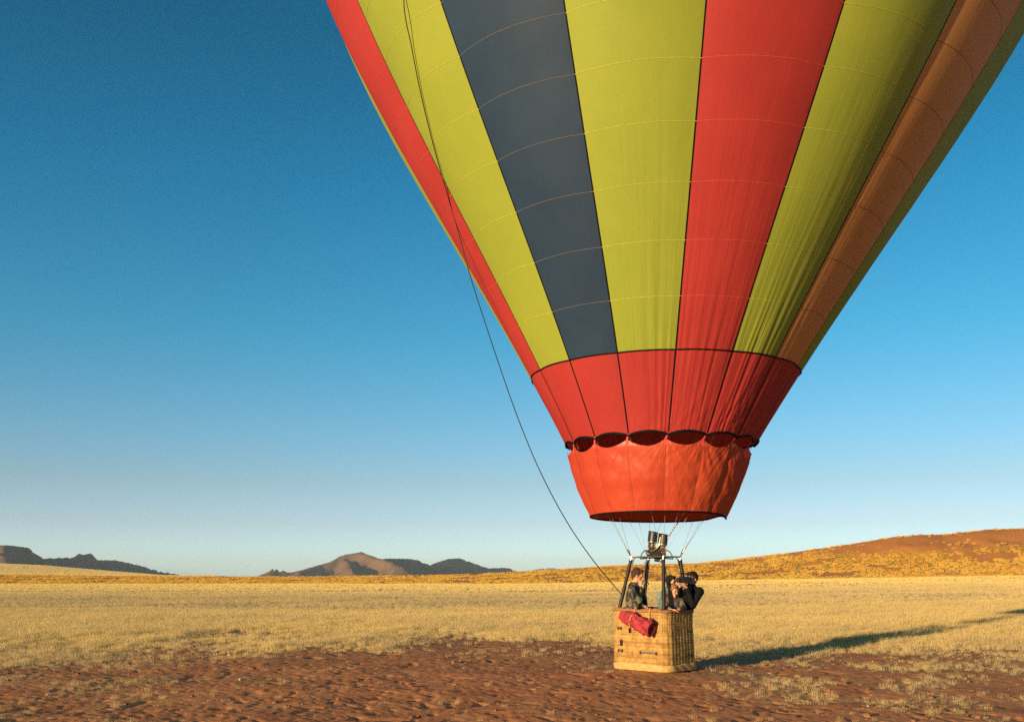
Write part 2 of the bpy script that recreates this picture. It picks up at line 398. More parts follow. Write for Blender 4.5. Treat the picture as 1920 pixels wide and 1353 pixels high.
mountain("mountain", [[(960, 1071, 11000), (1000, 1067, 11200), (1033, 1063.5, 11400), (1060, 1068, 11600), (1120, 1069, 12000)]], (0.05, 0.04, 0.035), (0.10, 0.07, 0.05), 0.8, 40.0, 1.0, 15.0)
mountain("mountain", [[(340, 1078, 10500), (380, 1076.5, 10800), (430, 1079, 11000)]], (0.06, 0.05, 0.045), (0.10, 0.07, 0.05), 0.8, 40.0, 1.0, 18.0)

# ------------------------------------------------------------------ dry grass and scrub: instanced tufts
def blades_mesh(name, mat, n, h, spread, width, droop, seed, lean=0.35):
    r = random.Random(seed); V = []; F = []; tip = []
    for i in range(n):
        a = r.uniform(0, 6.283); d = spread * math.sqrt(r.random()); bx, by = d * math.cos(a), d * math.sin(a)
        hh = h * r.uniform(0.45, 1.0); oa = a + r.uniform(-0.9, 0.9); ln = r.uniform(0.05, lean) * hh
        w = width * r.uniform(0.6, 1.2); wa = r.uniform(0, 6.283); wx, wy = math.cos(wa) * w / 2, math.sin(wa) * w / 2
        mx, my = bx + math.cos(oa) * ln * 0.4, by + math.sin(oa) * ln * 0.4
        tx, ty = bx + math.cos(oa) * ln * (1 + droop), by + math.sin(oa) * ln * (1 + droop)
        b = len(V)
        V += [(bx - wx, by - wy, -0.03), (bx + wx, by + wy, -0.03), (mx - wx * 0.8, my - wy * 0.8, hh * 0.55), (mx + wx * 0.8, my + wy * 0.8, hh * 0.55), (tx, ty, hh * (1 - 0.25 * droop))]
        F += [(b, b + 1, b + 3, b + 2), (b + 2, b + 3, b + 4)]; k = r.random(); tip += [0, 0, 0.5, 0.5, 1.0]
    me = bpy.data.meshes.new(name); me.from_pydata(V, [], F); me.materials.append(mat)
    at_ = me.attributes.new("tip", 'FLOAT', 'POINT'); at_.data.foreach_set("value", tip)
    return bpy.data.objects.new(name, me)
def straw_mat(name, lo, mid, hi, tr=0.25):
    t = NT(name); k = t.math('ADD', t.attr("tint", 'INSTANCER'), t.math('MULTIPLY', t.math('SUBTRACT', t.attr("tip"), 0.5), 0.18))
    c = t.ramp(k, [(0.0, lo), (0.5, mid), (1.0, hi)])
    d = t.n("ShaderNodeBsdfDiffuse"); tr_ = t.n("ShaderNodeBsdfTranslucent"); t.l(c, d.inputs[0]); t.l(c, tr_.inputs[0])
    m = t.n("ShaderNodeMixShader"); m.inputs[0].default_value = tr; t.l(d.outputs[0], m.inputs[1]); t.l(tr_.outputs[0], m.inputs[2])
    t.l(m.outputs[0], t.out.inputs[0]); return t.mat
def scatter(name, label, cat, pts, scale, tint, protos, tree_name):
    n = len(pts)
    me = bpy.data.meshes.new(name); me.vertices.add(n); me.vertices.foreach_set("co", np.asarray(pts, np.float32).ravel())
    for k, typ, val in (("sc", 'FLOAT', scale), ("tint", 'FLOAT', tint), ("rz", 'FLOAT', RNG.uniform(0, 6.283, n)), ("pick", 'INT', RNG.integers(0, len(protos), n))):
        a = me.attributes.new(k, typ, 'POINT'); a.data.foreach_set("value", np.asarray(val, np.int32 if typ == 'INT' else np.float32))
    for m in protos[0].data.materials: me.materials.append(m)
    coll = bpy.data.collections.new(name + "_kinds")
    for p in protos: coll.objects.link(p)
    o = link(me, name)
    ng = bpy.data.node_groups.new(tree_name, 'GeometryNodeTree')
    ng.interface.new_socket("Geometry", in_out='INPUT', socket_type='NodeSocketGeometry'); ng.interface.new_socket("Geometry", in_out='OUTPUT', socket_type='NodeSocketGeometry')
    N = ng.nodes.new; gi = N("NodeGroupInput"); go = N("NodeGroupOutput"); iop = N("GeometryNodeInstanceOnPoints"); ci = N("GeometryNodeCollectionInfo")
    ci.inputs[0].default_value = coll; ci.inputs["Separate Children"].default_value = True; ci.inputs["Reset Children"].default_value = True
    def na(nm, typ):
        x = N("GeometryNodeInputNamedAttribute"); x.data_type = typ; x.inputs[0].default_value = nm; return x.outputs[0]
    cx = N("ShaderNodeCombineXYZ"); ng.links.new(na("rz", 'FLOAT'), cx.inputs[2])
    L = ng.links.new
    L(gi.outputs[0], iop.inputs["Points"]); L(ci.outputs[0], iop.inputs["Instance"]); iop.inputs["Pick Instance"].default_value = True
    L(na("pick", 'INT'), iop.inputs["Instance Index"]); L(cx.outputs[0], iop.inputs["Rotation"]); L(na("sc", 'FLOAT'), iop.inputs["Scale"])
    L(iop.outputs[0], go.inputs[0])
    md = o.modifiers.new("scatter", 'NODES'); md.node_group = ng
    return tag(o, label, cat, kind="stuff")

M_straw = straw_mat("dry_straw", (0.38, 0.29, 0.15), (0.62, 0.455, 0.21), (0.88, 0.62, 0.20))
M_gold = straw_mat("golden_scrub", (0.52, 0.25, 0.05), (0.78, 0.47, 0.09), (0.88, 0.62, 0.16))
tufts = [blades_mesh("grass_tuft", M_straw, n, h, s, w, dr, 50 + i) for i, (n, h, s, w, dr) in enumerate(
    [(50, 0.42, 0.26, 0.006, 0.6), (40, 0.34, 0.22, 0.006, 0.9), (64, 0.50, 0.34, 0.006, 0.7), (36, 0.26, 0.24, 0.007, 1.0), (26, 0.55, 0.20, 0.005, 0.5)])]
P = []; SC = []; TI = []
def strew(n, ylo, yhi, half, fn, smin, smax):
    y = np.sqrt(RNG.uniform(ylo ** 2, yhi ** 2, n)); x = RNG.uniform(-half, half, n) * y
    c = fn(x, y); keep = RNG.random(n) < c
    x, y, c = x[keep], y[keep], c[keep]
    # keep the basket's footprint clear
    k2 = np.hypot(x - 2.75, y - 17.25) > 1.15; x, y, c = x[k2], y[k2], c[k2]
    z = terrain(x, y) + np.where(y < 45, footprints(x, y), 0)
    b = (sstep(44, 60, y + 6 * fbm(x / 20, y / 14, 3)) * (1 - sstep(70, 125, y + 10 * fbm(x / 24 + 4, y / 14, 3))) * (1 - 0.75 * sstep(-2, 30, x)))
    P.append(np.stack([x, y, z], -1)); SC.append(RNG.uniform(smin, smax, len(x)) * (0.55 + 0.45 * c))
    TI.append(np.clip(0.60 + 0.22 * fbm(x / 4, y / 6, 3) + RNG.normal(0, 0.10, len(x)) - 0.26 * b + 0.42 * sstep(80, 150, y) - 0.20 * (1 - sstep(16, 28, y)), 0.02, 0.98))
strew(90000, 9.5, 30, 0.62, lambda x, y: cover(x, y) ** 1.4 * 0.9, 0.14, 0.38)
strew(90000, 21, 50, 0.60, lambda x, y: cover(x, y) ** 1.1, 0.30, 0.56)
strew(110000, 42, 105, 0.58, lambda x, y: np.full(x.shape, 0.9), 0.26, 0.48)
strew(95000, 100, 236, 0.56, lambda x, y: np.full(x.shape, 0.9), 0.36, 0.62)
scatter("dry_grass", "pale dry grass covering the plain behind the basket", "grass", np.vstack(P), np.concatenate(SC), np.concatenate(TI), tufts, "dry_grass_scatter")

bushes = [blades_mesh("scrub_clump", M_gold, n, h, s, w, dr, 90 + i, 0.6) for i, (n, h, s, w, dr) in enumerate(
    [(110, 0.62, 0.60, 0.03, 0.8), (90, 0.50, 0.50, 0.03, 1.0), (130, 0.80, 0.65, 0.03, 0.7)])]
n = 60000
y = RNG.uniform(200, YR + 2, n); x = RNG.uniform(-0.60, 0.60, n) * y
z = terrain(x, y); dc = dune_cover(x, y, z) ** 1.5
crest = (y > YR - 12) & (y < YR) & (x > 50)
keep = ((RNG.random(n) < np.maximum(dc * 0.85, np.where(crest, 0.09, 0.006))) & (y > 236 - 26 * sstep(40, 140, x) + 10 * pn(x / 60, 3.3) - 8))
x, y, z, dc = x[keep], y[keep], z[keep], dc[keep]
sc = RNG.uniform(0.22, 0.78, len(x)) ** 1.3 * (1.0 + 0.4 * sstep(40, 140, x))
ti = np.clip(0.5 + 0.4 * fbm(x / 12, y / 16, 3) + RNG.normal(0, 0.08, len(x)), 0.02, 0.98)
scatter("dune_scrub", "golden scrub tufts growing on the low sand dunes", "scrub", np.stack([x, y, z], -1), sc, ti, bushes, "dune_scrub_scatter")

# dry grass on the pale slope that runs up to the far range at the left
far_tufts = [blades_mesh("slope_tuft", M_straw, n_, h_, s_, w_, 0.6, 120 + i, 0.5) for i, (n_, h_, s_, w_) in enumerate([(60, 0.9, 0.9, 0.06), (50, 0.7, 1.0, 0.06)])]
n = 90000
y = np.sqrt(RNG.uniform(520.0 ** 2, 3300.0 ** 2, n)); x = RNG.uniform(-0.62, -0.29, n) * y
scatter("slope_grass", "pale golden grass on the long slope below the far left hills", "grass", np.stack([x, y, terrain(x, y)], -1), RNG.uniform(0.8, 1.5, n), np.clip(0.80 + 0.2 * fbm(x / 90, y / 200, 3), 0.4, 0.98), far_tufts, "slope_grass_scatter")

# small pale stones and clods lying on the red sand
n = 900
y = np.sqrt(RNG.uniform(9.5 ** 2, 30 ** 2, n)); x = RNG.uniform(-0.58, 0.58, n) * y
k2 = np.hypot(x - 2.75, y - 17.25) > 1.2; x, y = x[k2], y[k2]; n = len(x)
z = terrain(x, y) + footprints(x, y)
t = NT("pebble"); M_peb = t.principled(t.ramp(t.noise(3, 2, t.geo()), [(0.35, (0.16, 0.06, 0.03)), (0.6, (0.28, 0.13, 0.07)), (0.75, (0.55, 0.45, 0.33))]), 0.9, 0.1)
bm = bmesh.new(); bmesh.ops.create_icosphere(bm, subdivisions=1, radius=1); bv = np.array([v.co[:] for v in bm.verts]); bf = np.array([[v.index for v in f.verts] for f in bm.faces]); bm.free()
V = []; Fc = []
for i in range(n):
    s = RNG.uniform(0.008, 0.03) * (1 + (RNG.random() < 0.06)); j = 1 + 0.3 * RNG.normal(size=(len(bv), 1)) * 0.5
    V.append(bv * j * s * np.array([1, 1.2, 0.7]) + [x[i], y[i], z[i] + 0.2 * s]); Fc.append(bf + i * len(bv))
tag(link(np_mesh("pebbles", np.vstack(V), np.vstack(Fc), [M_peb], smooth=False), "pebbles"), "small stones and clods strewn over the red sand", "pebbles", kind="stuff")
# ================================================================== THE BALLOON
# basket stands on the sand; its near corner points at the camera
BN = ground_at(1251, 1264); ALPHA = R(46)
BA, BB = 1.28, 0.94
BT1 = np.array([-math.cos(ALPHA), math.sin(ALPHA), 0]); BT2 = np.array([math.sin(ALPHA), math.cos(ALPHA), 0])
BC = BN + BT1 * BA / 2 + BT2 * BB / 2                # basket centre on the ground
def bk(a, b, z): return BN + BT1 * a + BT2 * b + np.array([0, 0, z])

balloon = empty("hot_air_balloon", (BC[0], BC[1], 0), "striped red, yellow, navy and orange hot air balloon with a wicker basket standing on sand", "hot air balloon")
O3 = np.array([BC[0], BC[1], 0.0])

# radius and lean of the envelope by height, fitted to its outline in the photograph
D0 = math.hypot(BC[0], BC[1])
cr = np.array([-0.0018966, 0.0437249, 0.2974254, -0.0395511])
H_MOUTH, H_BAND, HTOPIN = 4.00, 5.30, 14.0
R_TOPIN = np.polyval(cr, HTOPIN); slope_t = np.polyval(np.polyder(cr), HTOPIN)
# above the frame: an arc up to the widest point, then the crown
beta = math.atan(slope_t); RHO = 12.0
H_EQ = HTOPIN + RHO * math.sin(beta); R_EQ = R_TOPIN + RHO * (1 - math.cos(beta)); H_CROWN = H_EQ + R_EQ * 0.82
def env_r(h):
    h = np.asarray(h, float)
    low = np.polyval(cr, np.minimum(h, HTOPIN)) * (1 - 0.0 * sstep(H_BAND, HTOPIN, h))
    dz = np.clip(H_EQ - h, 0, None); arc = R_EQ - RHO + np.sqrt(np.maximum(RHO ** 2 - dz ** 2, 0))
    q = np.clip((h - H_EQ) / (H_CROWN - H_EQ), 0, 1); top = R_EQ * np.sqrt(np.maximum(1 - q * q, 0.0004))
    return np.where(h <= HTOPIN, low, np.where(h <= H_EQ, arc, top))
def env_c(h):
    u_ = (np.minimum(np.asarray(h, float), HTOPIN + 1) - 9) / 5; az = 0.168248 + 0.019088 * u_ - 0.000692 * u_ * u_
    return np.stack([D0 * np.sin(az), D0 * np.cos(az)], -1)
DX = np.array([-BC[0], -BC[1]]) / D0; RX = np.array([-DX[1], DX[0]])   # towards the camera, and to the camera's right
def env_p(th, h, off=0.0):
    """point of the envelope at angle th (degrees, 0 = facing camera, + = right) and height h, off metres outwards"""
    th = np.radians(th); c = env_c(h); r = env_r(h) + off
    xy = c + (np.cos(th) * r)[..., None] * DX + (np.sin(th) * r)[..., None] * RX
    return np.concatenate([xy, np.broadcast_to(np.asarray(h, float), r.shape)[..., None]], -1)
NG = 16; STEP = 360 / NG; TH0 = 4.0
FAB = {
 'red': fabric("red_nylon", (0.36, 0.032, 0.030), (0.50, 0.050, 0.042), 0.25),
 'yellow': fabric("yellow_nylon", (0.255, 0.305, 0.036), (0.345, 0.375, 0.048), 0.22),
 'navy': fabric("navy_nylon", (0.014, 0.032, 0.068), (0.032, 0.057, 0.096), 0.12),
 'orange': fabric("orange_nylon", (0.74, 0.33, 0.11), (0.86, 0.41, 0.14), 0.48),
 'skirt': fabric("skirt_nomex", (0.40, 0.036, 0.024), (0.62, 0.100, 0.032), 0.22)}
SEAMC = {'red': plain("seam_red", (0.445, 0.056, 0.033), 0.7), 'yellow': plain("seam_yellow", (0.345, 0.337, 0.042), 0.7), 'navy': plain("seam_navy", (0.088, 0.076, 0.072), 0.7), 'orange': plain("seam_orange", (0.34, 0.12, 0.025), 0.7)}
M_tape = plain("black_tape", (0.004, 0.004, 0.005), 0.7, 0.1)
COLS = ['red', 'yellow', 'orange', 'yellow', 'red', 'yellow', 'navy', 'yellow'] * 2   # gore g spans TH0+STEP*g .. +STEP; overridden below
def gore_colour(g):
    # centre angles: g=0 -> 15 deg (red), 1 -> 38 (yellow), 2 -> 60 (orange), 3 -> 83 (yellow); -1 -> -7 yellow, -2 -> -30 navy, -3 -> -52 yellow, -4 -> -75 red
    return {0: 'red', 1: 'yellow', 2: 'orange', 3: 'yellow', 4: 'red', 5: 'yellow', 6: 'navy', 7: 'yellow'}[g % 8] if g >= 0 else {-1: 'yellow', -2: 'navy', -3: 'yellow', -4: 'red', -5: 'yellow', -6: 'orange', -7: 'yellow', -8: 'red'}[g]
def fold_weight(g, u):
    w = {-1: 0.25 + 0.9 * sstep(0.35, 0.9, u), 0: 0.55 + 0.6 * sstep(0.3, 0.9, u), 1: 1.25 - 0.6 * sstep(0.4, 0.9, u), 2: 0.5 + 0 * u, -2: 0.14 + 0 * u, -3: 0.14 + 0 * u}.get(g)
    return w if w is not None else 0.25 + 0 * u
def gore_off(g, u, h):
    """bulge between the load tapes plus the slack pleats low down on the fabric"""
    r = env_r(h); b = 4 * u * (1 - u)
    o = b * r * (0.011 + 0.011 * sstep(H_BAND, HTOPIN - 2, h))
    rise = h - H_BAND
    a = np.where(rise >= 0, 0.026 * np.exp(-np.maximum(rise, 0) / 1.5), 0.024)
    ph = u * 13 + g * 7.7 + 0.30 * fbm(u * 4 + g, h * 0.5, 2)
    f = pn(ph, h * 0.28 + g * 3.1) + 0.55 * pn(ph * 2.3 + 5, h * 0.45)
    # puckers where the load tapes gather the cloth
    o = o + 0.006 * pn(h * 5.5, g * 9.1 + np.round(u) * 4.4) * np.exp(-np.minimum(u, 1 - u) * 22) * np.clip(np.minimum(u, 1 - u) * 60, 0, 1)
    o = o + a * fold_weight(g, u) * f * (0.15 + 0.85 * np.sqrt(np.clip(b, 0, 1)))
    # below the band: creases fanning out of the tabs at the mouth
    W = 2 * math.pi * r / NG
    for s_, uu in ((0, u), (1, 1 - u)):
        dz = np.maximum(h - H_MOUTH, 0) + 0.10; ang = np.arctan2(uu * W, dz); dist = np.hypot(uu * W, dz)
        o = o + 0.022 * np.where(rise < 0.25, 1, 0.3) * np.exp(-dist / 0.85) * pn(ang * 8 + g * 5.1 + s_ * 20, dist * 0.7) * np.clip(fold_weight(g, u) * 0.8 + 0.2, 0, 1) * np.clip(uu * 12, 0, 1)
    return o + 0.006 * fbm(u * 3 + g * 11, h * 1.1, 3) * np.clip(b, 0, 1)
def arch(u): return 0.055 * np.sin(math.pi * np.clip(u, 0, 1)) ** 0.9      # the mouth hem lifts between the tabs

ROW = 0.778
n_rows = int(math.ceil((HTOPIN + 0.4 - H_BAND) / ROW))
NUS = 44
def gore_patch(g, h0, h1, nrow, arch0=False):
    u = np.linspace(0, 1, NUS); tt = np.linspace(0, 1, nrow)
    U, T = np.meshgrid(u, tt); lo = h0 + (arch(U) if arch0 else 0)
    Hh = lo + (h1 - lo) * T
    th = TH0 + STEP * (g + U)
    v = env_p(th, Hh, gore_off(g, U, Hh)).reshape(-1, 3) - O3
    uv = np.stack([(U + g) * 2.4, Hh], -1).reshape(-1, 2)
    return v, grid_quads(nrow, NUS), uv
def seam_strip(g, h, half=0.005):
    u = np.linspace(0, 1, NUS); V = []
    for dh in (-half, half): V.append(env_p(TH0 + STEP * (g + u), np.full(NUS, h + dh), gore_off(g, u, np.full(NUS, h + dh)) + 0.0042) - O3)
    return np.vstack(V), grid_quads(2, NUS)
for g in range(-8, 8):
    colr = gore_colour(g); fab = FAB[colr]; mid = TH0 + STEP * (g + 0.5); seen = -95 < mid < 95
    h_start = H_BAND + n_rows * ROW if seen else H_BAND
    v, q, uv = gore_patch(g, h_start, H_CROWN * 0.9995, 40)
    gore = link(np_mesh("gore", v, q, [fab], uv=uv), "gore", balloon)
    if seen:
        for k in range(n_rows):
            a, b = H_BAND + k * ROW, H_BAND + (k + 1) * ROW
            v, q, uv = gore_patch(g, a, b, 12)
            mi = np.zeros(len(q), int); mats = [fab]
            if k > 0:
                sv, sq = seam_strip(g, a); q = np.vstack([q, sq + len(v)]); uv = np.vstack([uv, np.zeros((len(sv), 2))]); v = np.vstack([v, sv]); mi = np.append(mi, np.ones(len(sq), int)); mats = [fab, SEAMC[colr]]
            link(np_mesh("panel", v, q, mats, mi, uv=uv), "panel", gore)
    v, q, uv = gore_patch(g, H_MOUTH, H_BAND, 26, True)
    link(np_mesh("mouth_panel", v, q, [FAB['red']], uv=uv), "mouth_panel", gore)
def ribbon(path, width_dir, half, name, mat, parent, lift=0.004, outward=None):
    P_ = np.asarray(path); W_ = np.asarray(width_dir)
    v = np.stack([P_ - W_ * half, P_ + W_ * half], 1).reshape(-1, 3)
    n_ = len(P_); q = np.array([[2 * i, 2 * i + 1, 2 * i + 3, 2 * i + 2] for i in range(n_ - 1)])
    return link(np_mesh(name, v - O3, q, [mat]), name, parent)
# black load tapes down every seam, from crown to mouth
for k in range(-8, 8):
    th = TH0 + STEP * k
    hh = np.concatenate([np.linspace(H_MOUTH, HTOPIN + 1, 60), np.linspace(HTOPIN + 1.2, H_CROWN * 0.999, 30)])
    p = env_p(np.full(len(hh), th), hh, np.full(len(hh), 0.004))
    tdir = np.array([-math.sin(R(th)) * DX[0] + math.cos(R(th)) * RX[0], -math.sin(R(th)) * DX[1] + math.cos(R(th)) * RX[1], 0])
    ribbon(p, np.tile(tdir, (len(hh), 1)), 0.013, "load_tape", M_tape, balloon)
def ring_tube(pts, r, name, mat, parent, close=True, seg=6):
    m = MB(); m.tube(pts, r, seg, close=close); return m.build(name, mat, parent)
thr = np.linspace(-176, 184, NG * 12, endpoint=False)
def off_at(th, h):
    out = []
    for t_ in th:
        x_ = (t_ - TH0) / STEP; g = int(math.floor(x_)); u = x_ - g
        gg = (g + 8) % 16 - 8
        out.append(float(gore_off(gg, np.array([u]), np.array([h]))[0]))
    return np.array(out)
ring_tube(env_p(thr, np.full(len(thr), H_BAND), off_at(thr, H_BAND) + 0.006), 0.013, "band_tape", M_tape, balloon)
ug = ((thr - TH0) / STEP) % 1.0
hm_ = H_MOUTH + arch(ug)
ring_tube(env_p(thr, hm_, np.array([off_at([a], b)[0] for a, b in zip(thr, hm_)]) + 0.004), 0.024, "mouth_hem", M_tape, balloon, seg=8)

# ------------------------------------------------------------------ skirt hanging under the mouth, scalloped at the top
_e1 = [ray(1065, 852), ray(1407, 852)]; _e2 = [ray(1107, 966), ray(1360, 970)]
def ring_from(pair):
    a, b = pair; al, ar = math.atan2(a[0], a[1]), math.atan2(b[0], b[1]); half = (ar - al) / 2
    el = (a[2] / math.hypot(a[0], a[1]) + b[2] / math.hypot(b[0], b[1])) / 2
    return CAMZ + D0 * math.cos(half) * el, D0 * math.sin(half), (al + ar) / 2
SK_T, SK_RT, SK_AT = ring_from(_e1); SK_B, SK_RB, SK_AB = ring_from(_e2)
SK_TOP = H_MOUTH - 0.055
def skirt_p(th, s, off=0.0):
    """s = 0 at the bottom hem, 1 at the tabs"""
    th = np.asarray(th, float); s = np.asarray(s, float)
    h = SK_B + (SK_TOP - SK_B) * s
    sT = (SK_T - SK_B) / (SK_TOP - SK_B)
    r = np.interp(s, [0, sT * 0.5, sT, 1.0], [SK_RB, SK_RB + (SK_RT - SK_RB) * 0.58, SK_RT, SK_RT + 0.06 * (float(env_r(H_MOUTH)) - SK_RT)]) + off
    az = np.interp(s, [0, sT], [SK_AB, SK_AT]); ta = np.radians(th)
    h = h + (1 - s) * (0.030 * np.cos(ta + R(10)) - 0.050 * np.exp(-((th - 84) / 13.0) ** 2) + 0.045 * np.exp(-((th - 112) / 16.0) ** 2))
    cx = D0 * np.sin(az); cy = D0 * np.cos(az)
    X = cx + r * (np.cos(ta) * DX[0] + np.sin(ta) * RX[0]); Y = cy + r * (np.cos(ta) * DX[1] + np.sin(ta) * RX[1])
    return np.stack([X, Y, h], -1)
def skirt_off(th, s):
    x_ = (th - TH0) / STEP; u = x_ - np.floor(x_); g = np.floor(x_)
    o = 0.030 * 4 * u * (1 - u) * (0.4 + 0.6 * np.sin(math.pi * np.clip(s, 0, 1)))
    wr = np.where(th > 5, 0.75, 0.35)
    W = 2 * math.pi * SK_RT / NG
    for uu, sg in ((u, 0), (1 - u, 1)):
        dz = (1 - s) * 1.2 + 0.04; ang = np.arctan2(uu * W, dz); dist = np.hypot(uu * W, dz)
        o = o + 0.034 * wr * np.exp(-dist / 0.55) * pn(ang * 7 + g * 6.3 + sg * 17, dist) * np.clip(uu * 10, 0, 1)
    o = o + wr * 0.020 * pn(th / 11.0 + s * 3.4, s * 1.6 - th / 60) + wr * 0.012 * pn(th / 5.0 + s * 7.5, s * 2.2) + 0.012 * pn(th / 16, s * 6) + 0.008 * fbm(th / 7, s * 5, 3)
    o = o + wr * 0.026 * (0.28 - np.abs(pn(th / 8.0 + s * 4.2, s * 1.3 + 3))) * np.sin(math.pi * np.clip(s * 0.9 + 0.08, 0, 1)) + wr * 0.012 * (0.28 - np.abs(pn(th / 3.6 - s * 5.0 + 9, s * 1.8)))
    return o
ns_th, ns_s = NG * 34, 46
th_ = np.linspace(-176, 184, ns_th, endpoint=False); uu = ((th_ - TH0) / STEP) % 1.0
_sd = np.array([0.115, 0.135, 0.10, 0.125, 0.145, 0.11, 0.13, 0.12, 0.14, 0.105, 0.13, 0.12, 0.11, 0.135, 0.12, 0.125])[np.floor((th_ - TH0) / STEP).astype(int) % 16]
uk = uu + 0.05 * np.sin(np.floor((th_ - TH0) / STEP) * 2.3) * np.sin(math.pi * uu)
scal = 1 - 0.85 * _sd * (4 * uk * (1 - uk)) ** 0.9                 # scalloped top edge
Tg, Sg = np.meshgrid(th_, np.linspace(0, 1, ns_s)); Sg = Sg * scal[None, :]
v = skirt_p(Tg, Sg, skirt_off(Tg, Sg)).reshape(-1, 3) - O3
uv = np.stack([Tg / 9, Sg * 1.2], -1).reshape(-1, 2)
skirt = link(np_mesh("skirt", v, grid_quads(ns_s, ns_th, True), [FAB['skirt']], uv=uv), "skirt", balloon)
ring_tube(skirt_p(th_[::2], np.zeros(len(th_[::2])), skirt_off(th_[::2], np.zeros(len(th_[::2])))), 0.016, "bottom_hem", M_tape, skirt)
M_strap = plain("red_webbing", (0.55, 0.06, 0.05), 0.7)
M_dkline = plain("skirt_seam", (0.20, 0.03, 0.02), 0.7)
for k in range(-8, 8):
    th = TH0 + STEP * k
    a = env_p(np.array([th]), np.array([H_MOUTH + 0.03]), np.array([0.012]))[0]; b = skirt_p(np.array([th]), np.array([0.985]), 0.012)[0]; c = skirt_p(np.array([th]), np.array([0.90]), 0.014)[0]
    tdir = np.array([-math.sin(R(th)) * DX[0] + math.cos(R(th)) * RX[0], -math.sin(R(th)) * DX[1] + math.cos(R(th)) * RX[1], 0])
    ribbon(np.array([a, b, c]), np.tile(tdir, (3, 1)), 0.017, "tab", M_strap, skirt)
    s_ = np.linspace(0.0, 0.97, 26)
    ribbon(skirt_p(np.full(26, th), s_, skirt_off(np.full(26, th), s_) + 0.003), np.tile(tdir, (26, 1)), 0.004, "seam", M_dkline, skirt)

# ------------------------------------------------------------------ burner frame, uprights, flying wires
FRZ = at(1230, 1044, D0)[2]
fr_c = np.array([at(1229, 1044, BC[1])[0], BC[1], FRZ])
# the frame's four corners stand above the basket's corners, drawn in towards the middle
FA, FB = 0.74, 0.50
FR = [fr_c + BT1 * sa * FA / 2 + BT2 * sb * FB / 2 for sa, sb in ((-1, -1), (1, -1), (1, 1), (-1, 1))]
RIMZ = 1.06
M_leather = plain("dark_pole_leather", (0.016, 0.009, 0.008), 0.55, 0.3, 0, 0.4, 25)
M_steel = plain("stainless_steel", (0.42, 0.36, 0.28), 0.32, 0.5, 0.9, 0.15, 40)
M_brass = plain("brass_fitting", (0.55, 0.34, 0.12), 0.35, 0.5, 0.9, 0.15, 40)
M_black = plain("black_metal", (0.018, 0.017, 0.018), 0.45, 0.5)
M_rub = plain("black_rubber_hose", (0.02, 0.018, 0.018), 0.5, 0.4)
M_wire = plain("steel_wire", (0.30, 0.29, 0.27), 0.5, 0.5, 0.3)
RC = 0.21
CORN = [bk(RC * 0.55, RC * 0.55, 0), bk(BA - RC * 0.55, RC * 0.55, 0), bk(BA - RC * 0.55, BB - RC * 0.55, 0), bk(RC * 0.55, BB - RC * 0.55, 0)]
for c_, f_ in zip(CORN, FR):
    lo = c_ + np.array([0, 0, 0.95]); hi = f_ - np.array([0, 0, 0.05])
    pts = [lo + (hi - lo) * t_ for t_ in np.linspace(0, 1, 10)]
    m = MB(); m.tube(pts, [0.033 + 0.003 * math.sin(i * 2.1) for i in range(10)], 10); up = m.build("upright", M_leather, balloon)
    m = MB(); m.tube([hi, f_ + np.array([0, 0, 0.012])], 0.017, 8); m.tube([hi - (hi - lo) * 0.008, hi + (hi - lo) * 0.006], 0.037, 10); m.build("end_cap", M_steel, up)
m = MB()
for i in range(4):
    m.tube([FR[i], FR[(i + 1) % 4]], 0.012, 8)
for i in range(4):                                     # curved braces from the uprights to the frame
    a = FR[i] - np.array([0, 0, 0.02]); dirs = fr_c - FR[i]
    pts = [FR[i] + dirs * 0.06 - np.array([0, 0, 0.16]), FR[i] + dirs * 0.10 - np.array([0, 0, 0.06]), FR[i] + dirs * 0.22, FR[i] + dirs * 0.55]
    m.tube(catmull(pts, 6), 0.009, 6)
frame = m.build("burner_frame", M_steel, balloon)
# flying wires: four from each frame corner up to the mouth's load tapes
for k in range(-8, 8):
    th = TH0 + STEP * k; top = env_p(np.array([th]), np.array([H_MOUTH + 0.02]), np.array([-0.03]))[0]
    i = int(np.argmin([np.hypot(*(f[:2] - (O3[:2] + (top[:2] - O3[:2]) * 0.3))) for f in FR])); f = FR[i]
    m = MB(); m.tube([f, f + (top - f) * 0.5, top], 0.0028, 5); w = m.build("flying_wire", M_wire, balloon)
    m = MB(); m.tube([f, f + (top - f) / np.linalg.norm(top - f) * 0.16], 0.008, 6); m.build("wire_end", M_brass, w)

# burner: four cans in a block on a gimbal, leaning a little
bt = Matrix.Rotation(R(9), 4, Vector((0, 1, 0)))
bcen = Vector(at(1230, 1033, D0 * BC[1] / D0))
def bw(a, b, z):     # burner-local to world: a across the picture, b in depth, z up
    v_ = bt @ Vector((a, b, z)); return bcen + v_
m = MB()
m.box(bw(0, 0, -0.02), [bt @ Vector((0.155, 0, 0)), bt @ Vector((0, 0.10, 0)), bt @ Vector((0, 0, 0.022))], 0, 0.006)
m.box(bw(0.02, 0, -0.085), [bt @ Vector((0.085, 0, 0)), bt @ Vector((0, 0.08, 0)), bt @ Vector((0, 0, 0.05))], 0, 0.010)
m.box(bw(-0.09, -0.02, -0.075), [bt @ Vector((0.030, 0, 0)), bt @ Vector((0, 0.05, 0)), bt @ Vector((0, 0, 0.035))], 0, 0.006)
m.box(bw(0.11, 0.0, -0.07), [bt @ Vector((0.030, 0, 0)), bt @ Vector((0, 0.06, 0)), bt @ Vector((0, 0, 0.045))], 0, 0.006)
m.box(bw(0.0, -0.02, 0.035), [bt @ Vector((0.13, 0, 0)), bt @ Vector((0, 0.09, 0)), bt @ Vector((0, 0, 0.035))], 0, 0.008)
